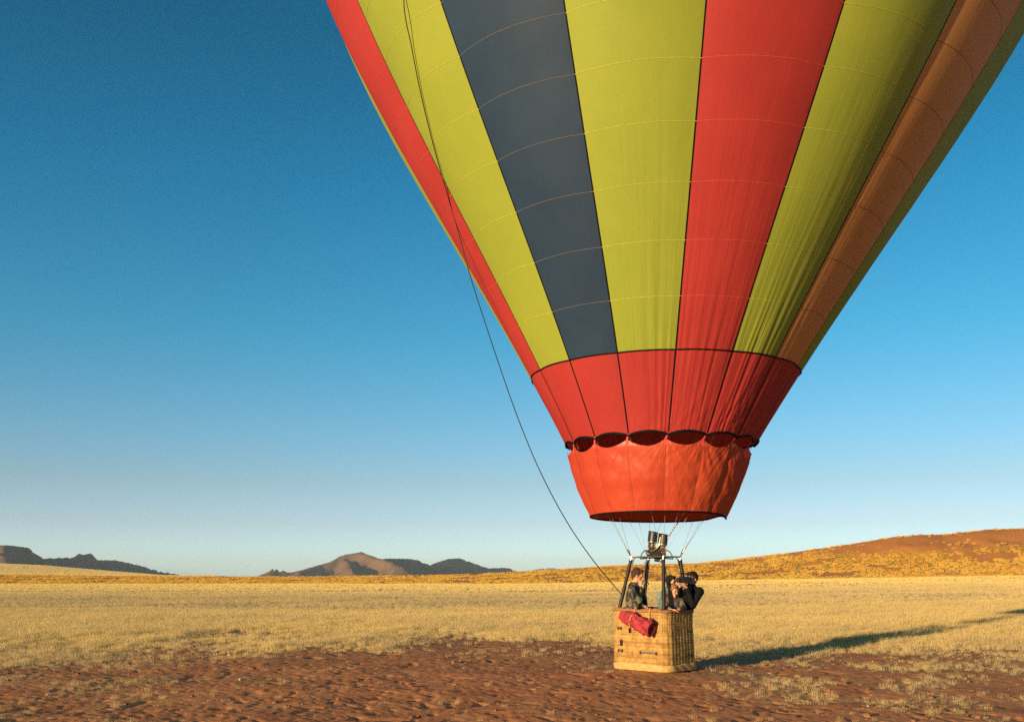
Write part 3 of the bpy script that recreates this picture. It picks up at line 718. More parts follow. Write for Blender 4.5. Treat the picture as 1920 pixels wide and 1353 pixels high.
m.box(bw(0.03, -0.06, -0.155), [bt @ Vector((0.045, 0, 0)), bt @ Vector((0, 0.05, 0)), bt @ Vector((0, 0, 0.03))], 0, 0.008)
m.tube([bw(-0.16, -0.06, -0.03), bw(0.18, -0.06, -0.03)], 0.020, 10); m.tube([bw(-0.10, -0.10, -0.11), bw(0.13, -0.10, -0.10)], 0.016, 10)
burner = m.build("burner", M_black, balloon)
for ca_, cb_, dz_ in ((-0.095, -0.075, 0.012), (0.095, -0.075, -0.006), (-0.088, 0.085, 0.03), (0.10, 0.085, 0.016)):
    m = MB(); m.tube([bw(ca_, cb_, 0.145 + dz_), bw(ca_, cb_, 0.315 + dz_)], 0.080, 18, caps=False); m.tube([bw(ca_, cb_, 0.315 + dz_), bw(ca_, cb_, 0.145 + dz_)], 0.074, 18, caps=False)
    m.tube([bw(ca_ + 0.08 * math.cos(q_), cb_ + 0.08 * math.sin(q_), 0.315 + dz_) for q_ in np.linspace(0, 6.283, 20, endpoint=False)], 0.006, 5, close=True)
    can = m.build("burner_can", M_black, burner)
    m = MB(); hel = [bw(ca_ + 0.060 * math.cos(q_), cb_ + 0.060 * math.sin(q_), 0.02 + dz_ + 0.125 * q_ / (2 * math.pi * 4)) for q_ in np.linspace(0, 2 * math.pi * 4, 64)]
    m.tube(hel, 0.0085, 6); m.tube([bw(ca_ + 0.072 * math.cos(q_), cb_ + 0.072 * math.sin(q_), 0.138 + dz_) for q_ in np.linspace(0, 6.283, 18, endpoint=False)], 0.010, 6, close=True)
    m.build("coil", M_steel, burner)
    m = MB(); m.tube([bw(ca_, cb_, -0.01), bw(ca_, cb_, 0.11 + dz_)], [0.024, 0.016], 10); m.build("jet", M_brass, burner)
m = MB(); m.tube(catmull([bw(0.03, -0.13, 0.26), bw(0.025, -0.14, 0.17), bw(0.02, -0.14, 0.10), bw(-0.04, -0.13, 0.02), bw(-0.11, -0.13, -0.03)], 5), 0.013, 8); m.build("blast_lever", M_brass, burner)
for s_ in (-1, 1):      # hoop guards either side of the burner, resting on the frame
    pts = [bcen + Vector((s_ * x_, -0.05, z_)) for x_, z_ in ((0.10, 0.0), (0.19, 0.015), (0.25, -0.02), (0.285, -0.085), (0.30, -0.135))]
    m = MB(); m.tube(catmull(pts, 6), 0.009, 8); m.tube([bcen + Vector((s_ * 0.30, -0.05, -0.135)), bcen + Vector((s_ * 0.10, -0.05, -0.125))], 0.010, 8); m.build("guard_hoop", M_rub, burner)
# hoses running down into the basket
def hose(pts, r=0.012):
    m = MB(); m.tube(catmull(pts, 8), r, 8); m.build("hose", M_rub, balloon)
Yb = BC[1]
hose([at(1210, 1052, Yb - 0.1), at(1208.5, 1075, Yb - 0.12), at(1210, 1100, Yb - 0.1), at(1213, 1150, Yb - 0.05)], 0.008)
hose([at(1238, 1052, Yb - 0.2), at(1245, 1058, Yb - 0.25), at(1243, 1080, Yb - 0.27), at(1242, 1110, Yb - 0.28), at(1241, 1150, Yb - 0.28)], 0.013)
hose([at(1240, 1050, Yb - 0.1), at(1247, 1062, Yb - 0.12), at(1250, 1085, Yb - 0.1), at(1254, 1100, Yb)], 0.009)
# the mottled control line leading from the burner up into the skirt
M_lineA = plain("line_pale", (0.60, 0.50, 0.38), 0.8); M_lineB = plain("line_dark", (0.05, 0.035, 0.03), 0.8)
a = np.array(at(1252, 1007, Yb - 0.15)); b = np.array(at(1279, 968, Yb + 0.1)); c = env_p(np.array([35.0]), np.array([H_BAND + 3.0]), np.array([-0.15]))[0]
m = MB(); pts = [a + (b - a) * i / 16 for i in range(17)]
for i in range(16): m.tube([pts[i], pts[i + 1]], 0.010, 6, m=i % 2)
m.tube([b, b + (c - b) * 0.5, c], 0.008, 6, m=0)
m.build("control_line", [M_lineA, M_lineB], balloon)
# ------------------------------------------------------------------ the wicker basket
def rr_path(n, inset=0.0):
    """rounded rectangle, n points evenly spaced: (local a, local b, outward na, nb); starts mid left-hand face, runs round"""
    ha, hb, rc = BA / 2 - inset, BB / 2 - inset, max(RC - inset, 0.03)
    segs = []; la, lb, lc = 2 * (ha - rc), 2 * (hb - rc), math.pi * rc / 2
    per = 2 * la + 2 * lb + 4 * lc; out = []
    for i in range(n):
        s = per * i / n
        # faces in order: b=-hb (left-hand visible face, a from +ha to -ha), corner near, a=-ha (right-hand visible face, b from - to +), corner, b=+hb, corner, a=+ha, corner
        for (L, kind) in ((la, 0), (lc, 1), (lb, 2), (lc, 3), (la, 4), (lc, 5), (lb, 6), (lc, 7)):
            if s <= L: break
            s -= L
        q = s / L
        if kind == 0: p = (ha - rc - s, -hb, 0, -1)
        elif kind == 2: p = (-ha, -hb + rc + s, -1, 0)
        elif kind == 4: p = (-ha + rc + s, hb, 0, 1)
        elif kind == 6: p = (ha, hb - rc - s, 1, 0)
        else:
            cx, cy, a0 = {1: (-ha + rc, -hb + rc, -90), 3: (-ha + rc, hb - rc, 180), 5: (ha - rc, hb - rc, 90), 7: (ha - rc, -hb + rc, 0)}[kind]
            an = R(a0 - 90 * q); p = (cx + rc * math.cos(an), cy + rc * math.sin(an), math.cos(an), math.sin(an))
        out.append(p)
    return np.array(out), per
def bw2(a, b, z): return BC + np.outer(np.atleast_1d(a), BT1) + np.outer(np.atleast_1d(b), BT2) + np.outer(np.atleast_1d(z), [0, 0, 1])
t = NT("wicker"); p_ = t.geo()
rowv = t.attr("shade")
base = t.ramp(rowv, [(0.0, (0.35, 0.18, 0.048)), (0.5, (0.52, 0.305, 0.088)), (1.0, (0.64, 0.405, 0.135))])
dirt = t.ramp(t.noise(9, 5, p_), [(0.35, (0.55, 0.50, 0.45)), (0.6, (1, 1, 1))])
M_wicker = t.principled(t.mix(0.8, base, dirt, 'MULTIPLY'), 0.6, 0.3, t.bump(t.noise(160, 3, p_), 0.4, 0.003))
M_floor = plain("basket_liner", (0.16, 0.085, 0.035), 0.85)
M_hide = plain("rawhide", (0.47, 0.265, 0.085), 0.65, 0.3, 0, 0.18, 14)
M_rim = plain("suede_rim", (0.25, 0.115, 0.05), 0.75, 0.25, 0, 0.25, 18)
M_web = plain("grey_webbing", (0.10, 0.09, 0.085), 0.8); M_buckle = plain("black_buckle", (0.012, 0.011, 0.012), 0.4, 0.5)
M_wood = plain("skid_wood", (0.10, 0.05, 0.025), 0.85)
# floor and inner wall (the basket part itself)
pi_, per = rr_path(120, 0.030)
m = MB()
ring = [bw2(a, b, 0)[0] for a, b, _, _ in pi_]; n_ = len(ring)
V = []; F = []
for z_ in (0.045, 1.02):
    for p in ring: V.append((p[0], p[1], z_))
for i in range(n_): F.append((i, (i + 1) % n_, n_ + (i + 1) % n_, n_ + i))
F.append(tuple(range(n_)))
m.add(V, F); basket = m.build("basket", M_floor, balloon, smooth=False)
# the weave: canes passing in front of and behind upright stakes
NST = 92; SUB = 6; NP = NST * SUB
pw, per = rr_path(NP, 0.012); SPC = per / NST
ZB, ZT, DZ = 0.055, 1.035, 0.0128
nrow_ = int((ZT - ZB) / DZ)
slots = [(0.30, 0.63, 0.70), (0.415, 0.385, 0.47)]     # hand holes in the left-hand face: (distance of hole from left corner of the flat face as fraction of BA, z range)
slots = [(bkx, z0, z1) for bkx, z0, z1 in [(0.62, 0.655, 0.745), (0.78, 0.43, 0.535)]]   # a from the near corner, in metres*1/BA
V = []; Q = []; SH = []
sidx = np.arange(NP); ph = sidx / SUB
la = BA / 2 - pw[:, 0] * 0
for r_ in range(nrow_):
    z = ZB + (r_ + 0.5) * DZ; phs = 0.25 * math.sin(r_ * 0.21)
    par = 0
    wav = np.cos(math.pi * (ph + par)) * (0.0036 + 0.0034 * pn(ph * 0.31, r_ * 0.17 + 2)) + np.cos(math.pi * (ph + r_)) * 0.0018
    flare = 0.012 * sstep(0.8, 1.05, z) + 0.006 * math.sin(z * 5.0) + 0.006 * pn(ph * 0.19 + 3, z * 2.0)
    o = wav + flare + 0.0012 * RNG.normal(size=NP)
    zz = z + 0.0022 * pn(ph * 0.5, r_ * 0.7) + 0.006 * pn(ph * 0.08, 5 + z)
    ctr = bw2(pw[:, 0] + pw[:, 2] * o, pw[:, 1] + pw[:, 3] * o, zz)
    nrm = np.outer(pw[:, 2], BT1) + np.outer(pw[:, 3], BT2)
    b0 = len(V) * 0 + sum(len(x_) for x_ in V)
    rr_ = 0.0070
    ringv = np.stack([ctr + nrm * rr_ * 0.75, ctr + np.array([0, 0, rr_ * 1.02]), ctr - nrm * rr_ * 0.75, ctr - np.array([0, 0, rr_ * 1.02])], 1)   # NP,4,3
    V.append(ringv.reshape(-1, 3))
    aloc = pw[:, 0] + BA / 2                             # metres from the near-corner side along the left-hand face
    skip = np.zeros(NP, bool)
    for sa, z0, z1 in slots:
        skip |= (pw[:, 3] < -0.9) & (np.abs(aloc - sa * BA) < 0.028) & (z > z0) & (z < z1)
    i0 = sidx; i1 = (sidx + 1) % NP; ok = ~(skip | skip[i1])
    for k in range(4):
        k2 = (k + 1) % 4
        Q.append(np.stack([b0 + i0 * 4 + k, b0 + i1 * 4 + k, b0 + i1 * 4 + k2, b0 + i0 * 4 + k2], 1)[ok])
    SH.append(np.repeat(np.clip(0.5 + 0.5 * RNG.normal() * 0.35 + 0.22 * pn(ph * 0.6, r_ * 2.3), 0, 1), 4))
wv = link(np_mesh("weave", np.vstack(V) - O3, np.vstack(Q), [M_wicker], attrs={"shade": np.concatenate(SH)}), "weave", basket); wv["kind"] = "stuff"
# upright stakes that the canes pass round
stk = MB(); ps, _ = rr_path(NST, 0.018)
for a, b, na, nb in ps:
    p0 = bw2(a, b, 0.04)[0]; p1 = bw2(a, b, 1.05)[0]; stk.tube([p0, p1], 0.008, 5)
st = stk.build("stakes", M_wicker, basket); st["kind"] = "stuff"
at_ = st.data.attributes.new("shade", 'FLOAT', 'POINT'); at_.data.foreach_set("value", [0.35] * len(st.data.vertices))
# padded suede rim, a little uneven
prm, _ = rr_path(96, 0.012)
pts = [bw2(a, b, RIMZ - 0.012 + 0.010 * math.sin(i * 0.41) + 0.008 * math.sin(i * 0.93 + 1) - 0.02 * math.exp(-((i - 38) / 7.0) ** 2))[0] for i, (a, b, _, _) in enumerate(prm)]
m = MB(); m.tube(pts, [0.034 + 0.004 * math.sin(i * 1.3) + 0.003 * math.sin(i * 3.1) for i in range(96)], 10, close=True); m.build("rim", M_rim, basket)
# rawhide band round the foot, laced on, lower on the sunny side
ph_, perh = rr_path(160, -0.012)
V = []; rows_ = 6
topz = [0.150 + 0.012 * math.sin(i * 0.11) + 0.006 * math.sin(i * 0.47) for i in range(160)]
for j in range(rows_):
    for i, (a, b, na, nb) in enumerate(ph_):
        q = j / (rows_ - 1); z = 0.030 + (topz[i] - 0.030) * q; bul = 0.010 * math.sin(q * math.pi) + 0.004 * math.sin(i * 0.8 + j)
        V.append(bw2(a + na * bul, b + nb * bul, z)[0])
V = np.array(V); n6 = 160
# an inner skin gives the hide its thickness
Vi = V.copy()
for j in range(rows_):
    for i, (a, b, na, nb) in enumerate(ph_):
        Vi[j * n6 + i] = V[j * n6 + i] - (BT1 * na + BT2 * nb) * 0.006
hide_q = np.vstack([grid_quads(rows_, n6, True), grid_quads(rows_, n6, True)[:, ::-1] + len(V), np.stack([np.arange(n6) + (rows_ - 1) * n6, (np.arange(n6) + 1) % n6 + (rows_ - 1) * n6, (np.arange(n6) + 1) % n6 + (rows_ - 1) * n6 + len(V), np.arange(n6) + (rows_ - 1) * n6 + len(V)], 1)])
link(np_mesh("hide_band", np.vstack([V, Vi]) - O3, hide_q, [M_hide]), "hide_band", basket)
# skids under the floor
for b_ in (0.20, 0.74):
    m = MB(); m.box(bk(BA / 2, b_, 0.018), [BT1 * (BA / 2 - 0.10), BT2 * 0.035, np.array([0, 0, 0.022])], 0, 0.006); m.build("skid", M_wood, basket)
# cylinder straps passing through the weave, each with black ends
def strap(a0, b0, a1, b1, z, na, nb, tilt=0.0, name="strap"):
    n_ = 8; top = []
    for i in range(n_):
        q = i / (n_ - 1); a, b = a0 + (a1 - a0) * q, b0 + (b1 - b0) * q
        top.append(bk(a, b, z + tilt * q) - (BT1 * na + BT2 * nb) * 0 + (BT1 * na + BT2 * nb) * (0.012 + 0.004 * math.sin(math.pi * q)))
    m = MB(); d_ = (top[-1] - top[0]); d_ = d_ / np.linalg.norm(d_); nn = BT1 * na + BT2 * nb
    for i in range(n_ - 1):
        c_ = (top[i] + top[i + 1]) / 2; m.box(c_, [(top[i + 1] - top[i]) * 0.52, nn * 0.003, np.array([0, 0, 0.014])])
    s_ = m.build(name, M_web, basket)
    for e in (top[0], top[-1]):
        m = MB(); m.box(e, [d_ * 0.016, nn * 0.008, np.array([0, 0, 0.024])], 0, 0.003); m.build("strap_end", M_buckle, s_)
strap(0.56, 0.0, 0.215, 0.0, 0.335, 0, -1, 0.0)
strap(0.44, 0.0, 0.215, 0.0, 0.700, 0, -1, 0.0)
strap(0.0, 0.60, 0.0, 0.72, 0.69, -1, 0, 0.0); strap(0.0, 0.60, 0.0, 0.72, 0.29, -1, 0, 0.0)
strap(BA - 0.30, 0.0, BA - 0.22, 0.0, 0.345, 0, -1, 0.0); strap(BA - 0.28, 0.0, BA - 0.22, 0.0, 0.735, 0, -1, 0.0)
# sleeves of the two hand holes, black plate standing in for the shade inside
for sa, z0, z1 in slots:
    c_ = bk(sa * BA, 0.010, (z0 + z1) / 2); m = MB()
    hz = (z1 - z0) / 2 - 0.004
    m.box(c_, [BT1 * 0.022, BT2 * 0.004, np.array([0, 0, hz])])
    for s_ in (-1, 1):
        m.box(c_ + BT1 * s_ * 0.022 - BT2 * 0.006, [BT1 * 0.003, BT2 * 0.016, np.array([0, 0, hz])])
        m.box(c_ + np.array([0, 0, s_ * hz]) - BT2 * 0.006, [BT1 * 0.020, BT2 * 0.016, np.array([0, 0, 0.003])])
    m.build("hand_hole_shade", M_buckle, basket)

# ------------------------------------------------------------------ red rolled bag slung on the sunny face of the basket
bag = empty("rolled_bag", tuple(bk(0.6, -0.1, 0.85)), "red rolled fabric bag strapped below the basket rim", "bag")
M_bag = plain("red_bag_cloth", (0.29, 0.030, 0.036), 0.75, 0.2, 0, 0.35, 9); M_bagin = plain("bag_end_dark", (0.06, 0.02, 0.022), 0.8); M_bstrap = plain("tan_strap", (0.62, 0.27, 0.08), 0.7)
A_ = bk(0.93, -0.100, 0.975); B_ = bk(0.20, -0.140, 0.740)
ax_ = (B_ - A_); Lb = np.linalg.norm(ax_); ax_ = ax_ / Lb; up_ = np.array([0, 0, 1.0]) - ax_ * ax_[2]; up_ /= np.linalg.norm(up_); sd_ = np.cross(ax_, up_)
nL, nC = 40, 36; V = []
for i in range(nL):
    q = i / (nL - 1); rad = np.interp(q, [0, 0.06, 0.2, 0.36, 0.5, 0.8, 1.0], [0.040, 0.080, 0.112, 0.125, 0.118, 0.140, 0.125])
    rad *= 1 - 0.10 * math.exp(-((q - 0.42) / 0.035) ** 2)
    for k in range(nC):
        an = 2 * math.pi * k / nC
        r_ = rad * (1 + 0.07 * math.sin(3 * an + 5 * q) + 0.04 * math.sin(7 * an - 9 * q) + 0.30 * float(pn(q * 6, math.cos(an) * 2 + 4)) + 0.24 * float(pn(q * 11 + 8, math.sin(an) * 3)) + 0.22 * float(pn(q * 4 + an * 0.0 + 2, math.cos(an - 1) * 4 + q * 6)))
        V.append(A_ + ax_ * Lb * q + up_ * math.cos(an) * r_ + sd_ * math.sin(an) * r_ * 0.80)
V = np.array(V); q_ = grid_quads(nL, nC, True)
me = np_mesh("roll", np.vstack([V, [A_]]) - np.array(bag.location), q_, [M_bag]); link(me, "roll", bag)
# spiral of the rolled end
m = MB(); spi = []
for s_ in np.linspace(0, 1, 70):
    an = s_ * 6.283 * 2.6; r_ = 0.128 * (1 - 0.78 * s_)
    spi.append(B_ - ax_ * (0.006 + 0.03 * s_) + up_ * math.cos(an) * r_ + sd_ * math.sin(an) * r_ * 0.80)
m.tube(spi, 0.011, 6); m.build("rolled_end", M_bag, bag)
m = MB(); cap = [B_ - ax_ * 0.045 + up_ * math.cos(a_) * 0.125 + sd_ * math.sin(a_) * 0.10 for a_ in np.linspace(0, 6.283, 24, endpoint=False)]
m.add(cap, [tuple(range(24))]); m.build("dark_end", M_bagin, bag)  # dark disc closing the rolled end behind the spiral
for q in (0.42,):
    m = MB(); m.tube([A_ + ax_ * Lb * q + up_ * math.cos(a_) * 0.116 + sd_ * math.sin(a_) * 0.098 for a_ in np.linspace(0, 6.283, 26, endpoint=False)], 0.010, 6, close=True)
    m.tube(catmull([A_ + ax_ * Lb * q + up_ * 0.11, bk(0.66, -0.045, 1.0), bk(0.65, 0.0, 1.10), bk(0.65, 0.045, 1.0)], 6), 0.010, 6); m.build("strap", M_bstrap, bag)
m = MB(); m.tube(catmull([A_ + ax_ * Lb * 0.86 + up_ * 0.13, bk(0.33, -0.045, 0.93), bk(0.33, 0.0, 1.095), bk(0.33, 0.05, 1.0)], 6), 0.009, 6); m.build("cord", M_bstrap, bag)
# loose flap of the bag laid against the weave above the roll
m = MB(); fl = []
for i in range(8):
    for j in range(5):
        q, w = i / 7, j / 4
        fl.append(bk(0.98 - 0.62 * q, -0.022 - 0.055 * (1 - w) - 0.008 * math.sin(q * 9 + w * 4), 0.93 - 0.13 * q + (0.09 + 0.05 * math.sin(q * 3.1)) * w))
m.add(fl, [(i * 5 + j, (i + 1) * 5 + j, (i + 1) * 5 + j + 1, i * 5 + j + 1) for i in range(7) for j in range(4)]); fo = m.build("flap", M_bag, bag)
sm_ = fo.modifiers.new("thick", 'SOLIDIFY'); sm_.thickness = 0.012

# ------------------------------------------------------------------ crown rope hanging down the left side of the envelope to the basket
pole_l = CORN[1] + (FR[1] - CORN[1]) * 0.0
lo = CORN[1] + np.array([0, 0, 0.95]); hi = FR[1]
tie = lo + (hi - lo) * 0.34
px_path = [(1120, 1060), (1075, 997), (1035, 928), (1000, 855), (968, 775), (938, 690), (912, 612), (884, 525), (858, 430), (836, 355), (812, 270), (790, 180), (772, 90), (757, 0)]
nP = len(px_path); cps = [tie]
def env_hit(px_, py_):
    """depth at which a line of sight first meets the envelope, or None"""
    ys = np.linspace(8, 22, 600); d_ = ray(px_, py_); P_ = d_[None, :] * (ys / d_[1])[:, None] + np.array([0, 0, CAMZ])
    dv = P_[:, :2] - env_c(P_[:, 2]); th_h = np.degrees(np.arctan2(dv @ RX, dv @ DX)); rad_ = np.hypot(*dv.T); ins = np.zeros(len(ys), bool)
    for i_ in range(len(ys)):
        if rad_[i_] < float(env_r(P_[i_, 2])) * 1.06 and P_[i_, 2] > H_MOUTH: ins[i_] = rad_[i_] < float(env_r(P_[i_, 2])) + off_at([th_h[i_]], P_[i_, 2])[0]
    return float(ys[np.argmax(ins)]) if ins.any() else None
hits = [env_hit(*p) for p in px_path]; k0 = next(i for i, h_ in enumerate(hits) if h_ is not None)
for i, (x_, y_) in enumerate(px_path):
    Yr = hits[i] - 0.07 if hits[i] is not None else tie[1] + (hits[k0] - 0.05 - tie[1]) * (i + 1) / (k0 + 1)
    cps.append(np.array(at(x_, y_, Yr)))
last = cps[-1]; thc = -34.0
for hh in np.linspace(last[2] + 1.4, H_EQ, 4):
    q = (hh - last[2]) / (H_EQ - last[2]); tgt = env_p(np.array([thc]), np.array([hh]), np.array([0.35 - 0.05 * q]))[0]
    lin = last + (last - cps[-2 if len(cps) < nP + 2 else nP - 1]) * 0
    tgt2 = np.array([last[0] + (tgt[0] - last[0]) * sstep(0, 1, q), last[1] + (tgt[1] - last[1]) * sstep(0, 1, q), hh]); cps.append(tgt2)
for hh in np.linspace(H_EQ + 1.0, H_CROWN * 0.998, 8):
    cps.append(env_p(np.array([thc]), np.array([hh]), np.array([0.28]))[0])
m = MB(); m.tube(catmull(cps, 10), 0.0095, 6)
rope = m.build("crown_rope", plain("dark_rope", (0.025, 0.022, 0.020), 0.8)); tag(rope, "thin dark rope hanging from the envelope down to the basket", "rope")
# ================================================================== THE PEOPLE IN THE BASKET
def _frame(a, b):
    t = (b - a); L = t.length; t = t / L if L > 1e-6 else Vector((0, 0, 1))
    u = t.orthogonal().normalized(); return t, u, t.cross(u), L
class Body:
    """a figure as overlapping tapered limbs and ellipsoids, fused into one skin by a voxel remesh"""
    def __init__(s): s.pr = []
    def cap(s, a, b, ra, rb, mat, flat=1.0, axis=None):
        s.pr.append(('c', Vector(a), Vector(b), ra, rb, mat, flat, Vector(axis) if axis is not None else None)); return s
    def ell(s, c, ax, mat):
        s.pr.append(('e', Vector(c), [Vector(a) for a in ax], None, None, mat, 1, None)); return s
    def mesh_raw(s):
        V = []; F = []
        for p in s.pr:
            b = len(V)
            if p[0] == 'c':
                _, A, B, ra, rb, _, flat, axis = p
                t, u, w, L = _frame(A, B)
                if axis is not None: u = (axis - t * axis.dot(t)).normalized(); w = t.cross(u)
                rings = [(A - t * ra * math.cos(x), ra * math.sin(x)) for x in (0.15, 0.55, 1.0)] + [(A + (B - A) * q, ra + (rb - ra) * q) for q in (0, 0.33, 0.66, 1)] + [(B + t * rb * math.cos(x), rb * math.sin(x)) for x in (1.0, 0.55, 0.15)]
                n = 16
                for c, r in rings:
                    for k in range(n): a_ = 2 * math.pi * k / n; V.append(c + u * math.cos(a_) * r + w * math.sin(a_) * r * flat)
                for i in range(len(rings) - 1):
                    for k in range(n): F.append((b + i * n + k, b + i * n + (k + 1) % n, b + (i + 1) * n + (k + 1) % n, b + (i + 1) * n + k))
                F.append(tuple(b + k for k in reversed(range(n)))); F.append(tuple(b + (len(rings) - 1) * n + k for k in range(n)))
            else:
                _, C, ax, *_r = p; nu, nv = 10, 18
                for i in range(1, nu):
                    f = math.pi * i / nu
                    for k in range(nv): a_ = 2 * math.pi * k / nv; V.append(C + ax[2] * math.cos(f) + (ax[0] * math.cos(a_) + ax[1] * math.sin(a_)) * math.sin(f))
                top = len(V); V.append(C + ax[2]); V.append(C - ax[2])
                for i in range(nu - 2):
                    for k in range(nv): F.append((b + i * nv + k, b + (i + 1) * nv + k, b + (i + 1) * nv + (k + 1) % nv, b + i * nv + (k + 1) % nv))
                for k in range(nv):
                    F.append((top, b + k, b + (k + 1) % nv)); F.append((top + 1, b + (nu - 2) * nv + (k + 1) % nv, b + (nu - 2) * nv + k))
        return V, F
    def dist(s, P):
        D = []
        for p in s.pr:
            if p[0] == 'c':
                A = np.array(p[1]); B = np.array(p[2]); d = B - A; q = np.clip(((P - A) @ d) / max(d @ d, 1e-9), 0, 1)
                D.append(np.linalg.norm(P - A - q[:, None] * d, axis=1) - (p[3] + (p[4] - p[3]) * q))
            else:
                M = np.array([list(a) for a in p[2]]); L = np.linalg.norm(M, axis=1); U = M / L[:, None]
                l = ((P - np.array(p[1])) @ U.T) / L; k = np.linalg.norm(l, axis=1); D.append((k - 1) * L.min())
        return np.array(D)
    def build(s, name, mats, order, parent=None, voxel=0.009, smooth=4, origin=None):
        V, F = s.mesh_raw(); me = bpy.data.meshes.new("tmp"); me.from_pydata([tuple(v) for v in V], [], F)
        o = bpy.data.objects.new("tmp", me); COL.objects.link(o)
        rm = o.modifiers.new("r", 'REMESH'); rm.mode = 'VOXEL'; rm.voxel_size = voxel
        if smooth: sm = o.modifiers.new("s", 'SMOOTH'); sm.factor = 0.5; sm.iterations = smooth
        dg = bpy.context.evaluated_depsgraph_get(); ev = o.evaluated_get(dg); m2 = bpy.data.meshes.new_from_object(ev)
        bpy.data.objects.remove(o); bpy.data.meshes.remove(me)
        n = len(m2.polygons); ctr = np.zeros(n * 3); m2.polygons.foreach_get("center", ctr); ctr = ctr.reshape(-1, 3)
        D = s.dist(ctr); idx = np.argmin(D, 0); mi = np.array([order.index(s.pr[i][5]) for i in range(len(s.pr))])[idx]
        m2.materials.clear()
        for k in order: m2.materials.append(mats[k])
        m2.polygons.foreach_set("material_index", mi.astype(np.int32)); m2.polygons.foreach_set("use_smooth", [True] * n)
        off = origin if origin is not None else parent_world(parent)
        co = np.zeros(len(m2.vertices) * 3); m2.vertices.foreach_get("co", co); co = co.reshape(-1, 3) - np.array(off); m2.vertices.foreach_set("co", co.ravel())
        m2.name = name; m2.update(); ob = link(m2, name, parent)
        if parent is None: ob.location = Vector(off)
        return ob

def skin_mat(name, c): return plain(name, c, 0.5, 0.35, 0, 0.10, 40)
def cloth(name, cols, scale, rough=0.85):
    t = NT(name); p = t.geo(); c = t.ramp(t.noise(scale, 3, p, 0.6), cols)
    return t.principled(c, rough, 0.15, t.bump(t.noise(38, 3, p), 0.5, 0.012))
MATS = {
 'skin': skin_mat("skin_warm", (0.52, 0.24, 0.14)), 'skin2': skin_mat("skin_fair", (0.56, 0.27, 0.17)), 'skin3': skin_mat("skin_tan", (0.36, 0.17, 0.11)),
 'camo': cloth("mottled_jacket", [(0.40, (0.012, 0.013, 0.016)), (0.50, (0.05, 0.045, 0.035)), (0.60, (0.17, 0.14, 0.09)), (0.72, (0.05, 0.05, 0.045))], 11),
 'dark': cloth("dark_cloth", [(0.3, (0.012, 0.014, 0.016)), (0.7, (0.035, 0.038, 0.036))], 9),
 'white': cloth("white_collar", [(0.3, (0.62, 0.58, 0.52)), (0.7, (0.75, 0.72, 0.66))], 9),
 'grey': cloth("grey_brown_jacket", [(0.3, (0.075, 0.055, 0.042)), (0.5, (0.14, 0.105, 0.075)), (0.7, (0.20, 0.16, 0.11))], 8),
 'teal': cloth("teal_and_plum_jacket", [(0.38, (0.10, 0.03, 0.07)), (0.46, (0.10, 0.17, 0.14)), (0.60, (0.16, 0.32, 0.26)), (0.70, (0.25, 0.38, 0.33))], 6),
 'black': cloth("black_jacket", [(0.3, (0.003, 0.003, 0.0035)), (0.7, (0.008, 0.008, 0.009))], 8),
 'jeans': cloth("dark_trousers", [(0.3, (0.03, 0.035, 0.05)), (0.7, (0.05, 0.055, 0.075))], 9),
 'hair_brown': cloth("brown_hair", [(0.3, (0.035, 0.016, 0.012)), (0.7, (0.075, 0.034, 0.022))], 30),
 'hair_fair': cloth("fair_hair", [(0.3, (0.14, 0.065, 0.028)), (0.7, (0.30, 0.15, 0.065))], 30),
 'hair_black': cloth("black_hair", [(0.3, (0.008, 0.007, 0.008)), (0.7, (0.02, 0.017, 0.018))], 30),
 'lip': plain("lips", (0.40, 0.10, 0.08), 0.5), 'eye': plain("eye_dark", (0.02, 0.015, 0.012), 0.3, 0.5)}
FLOORZ = 0.05
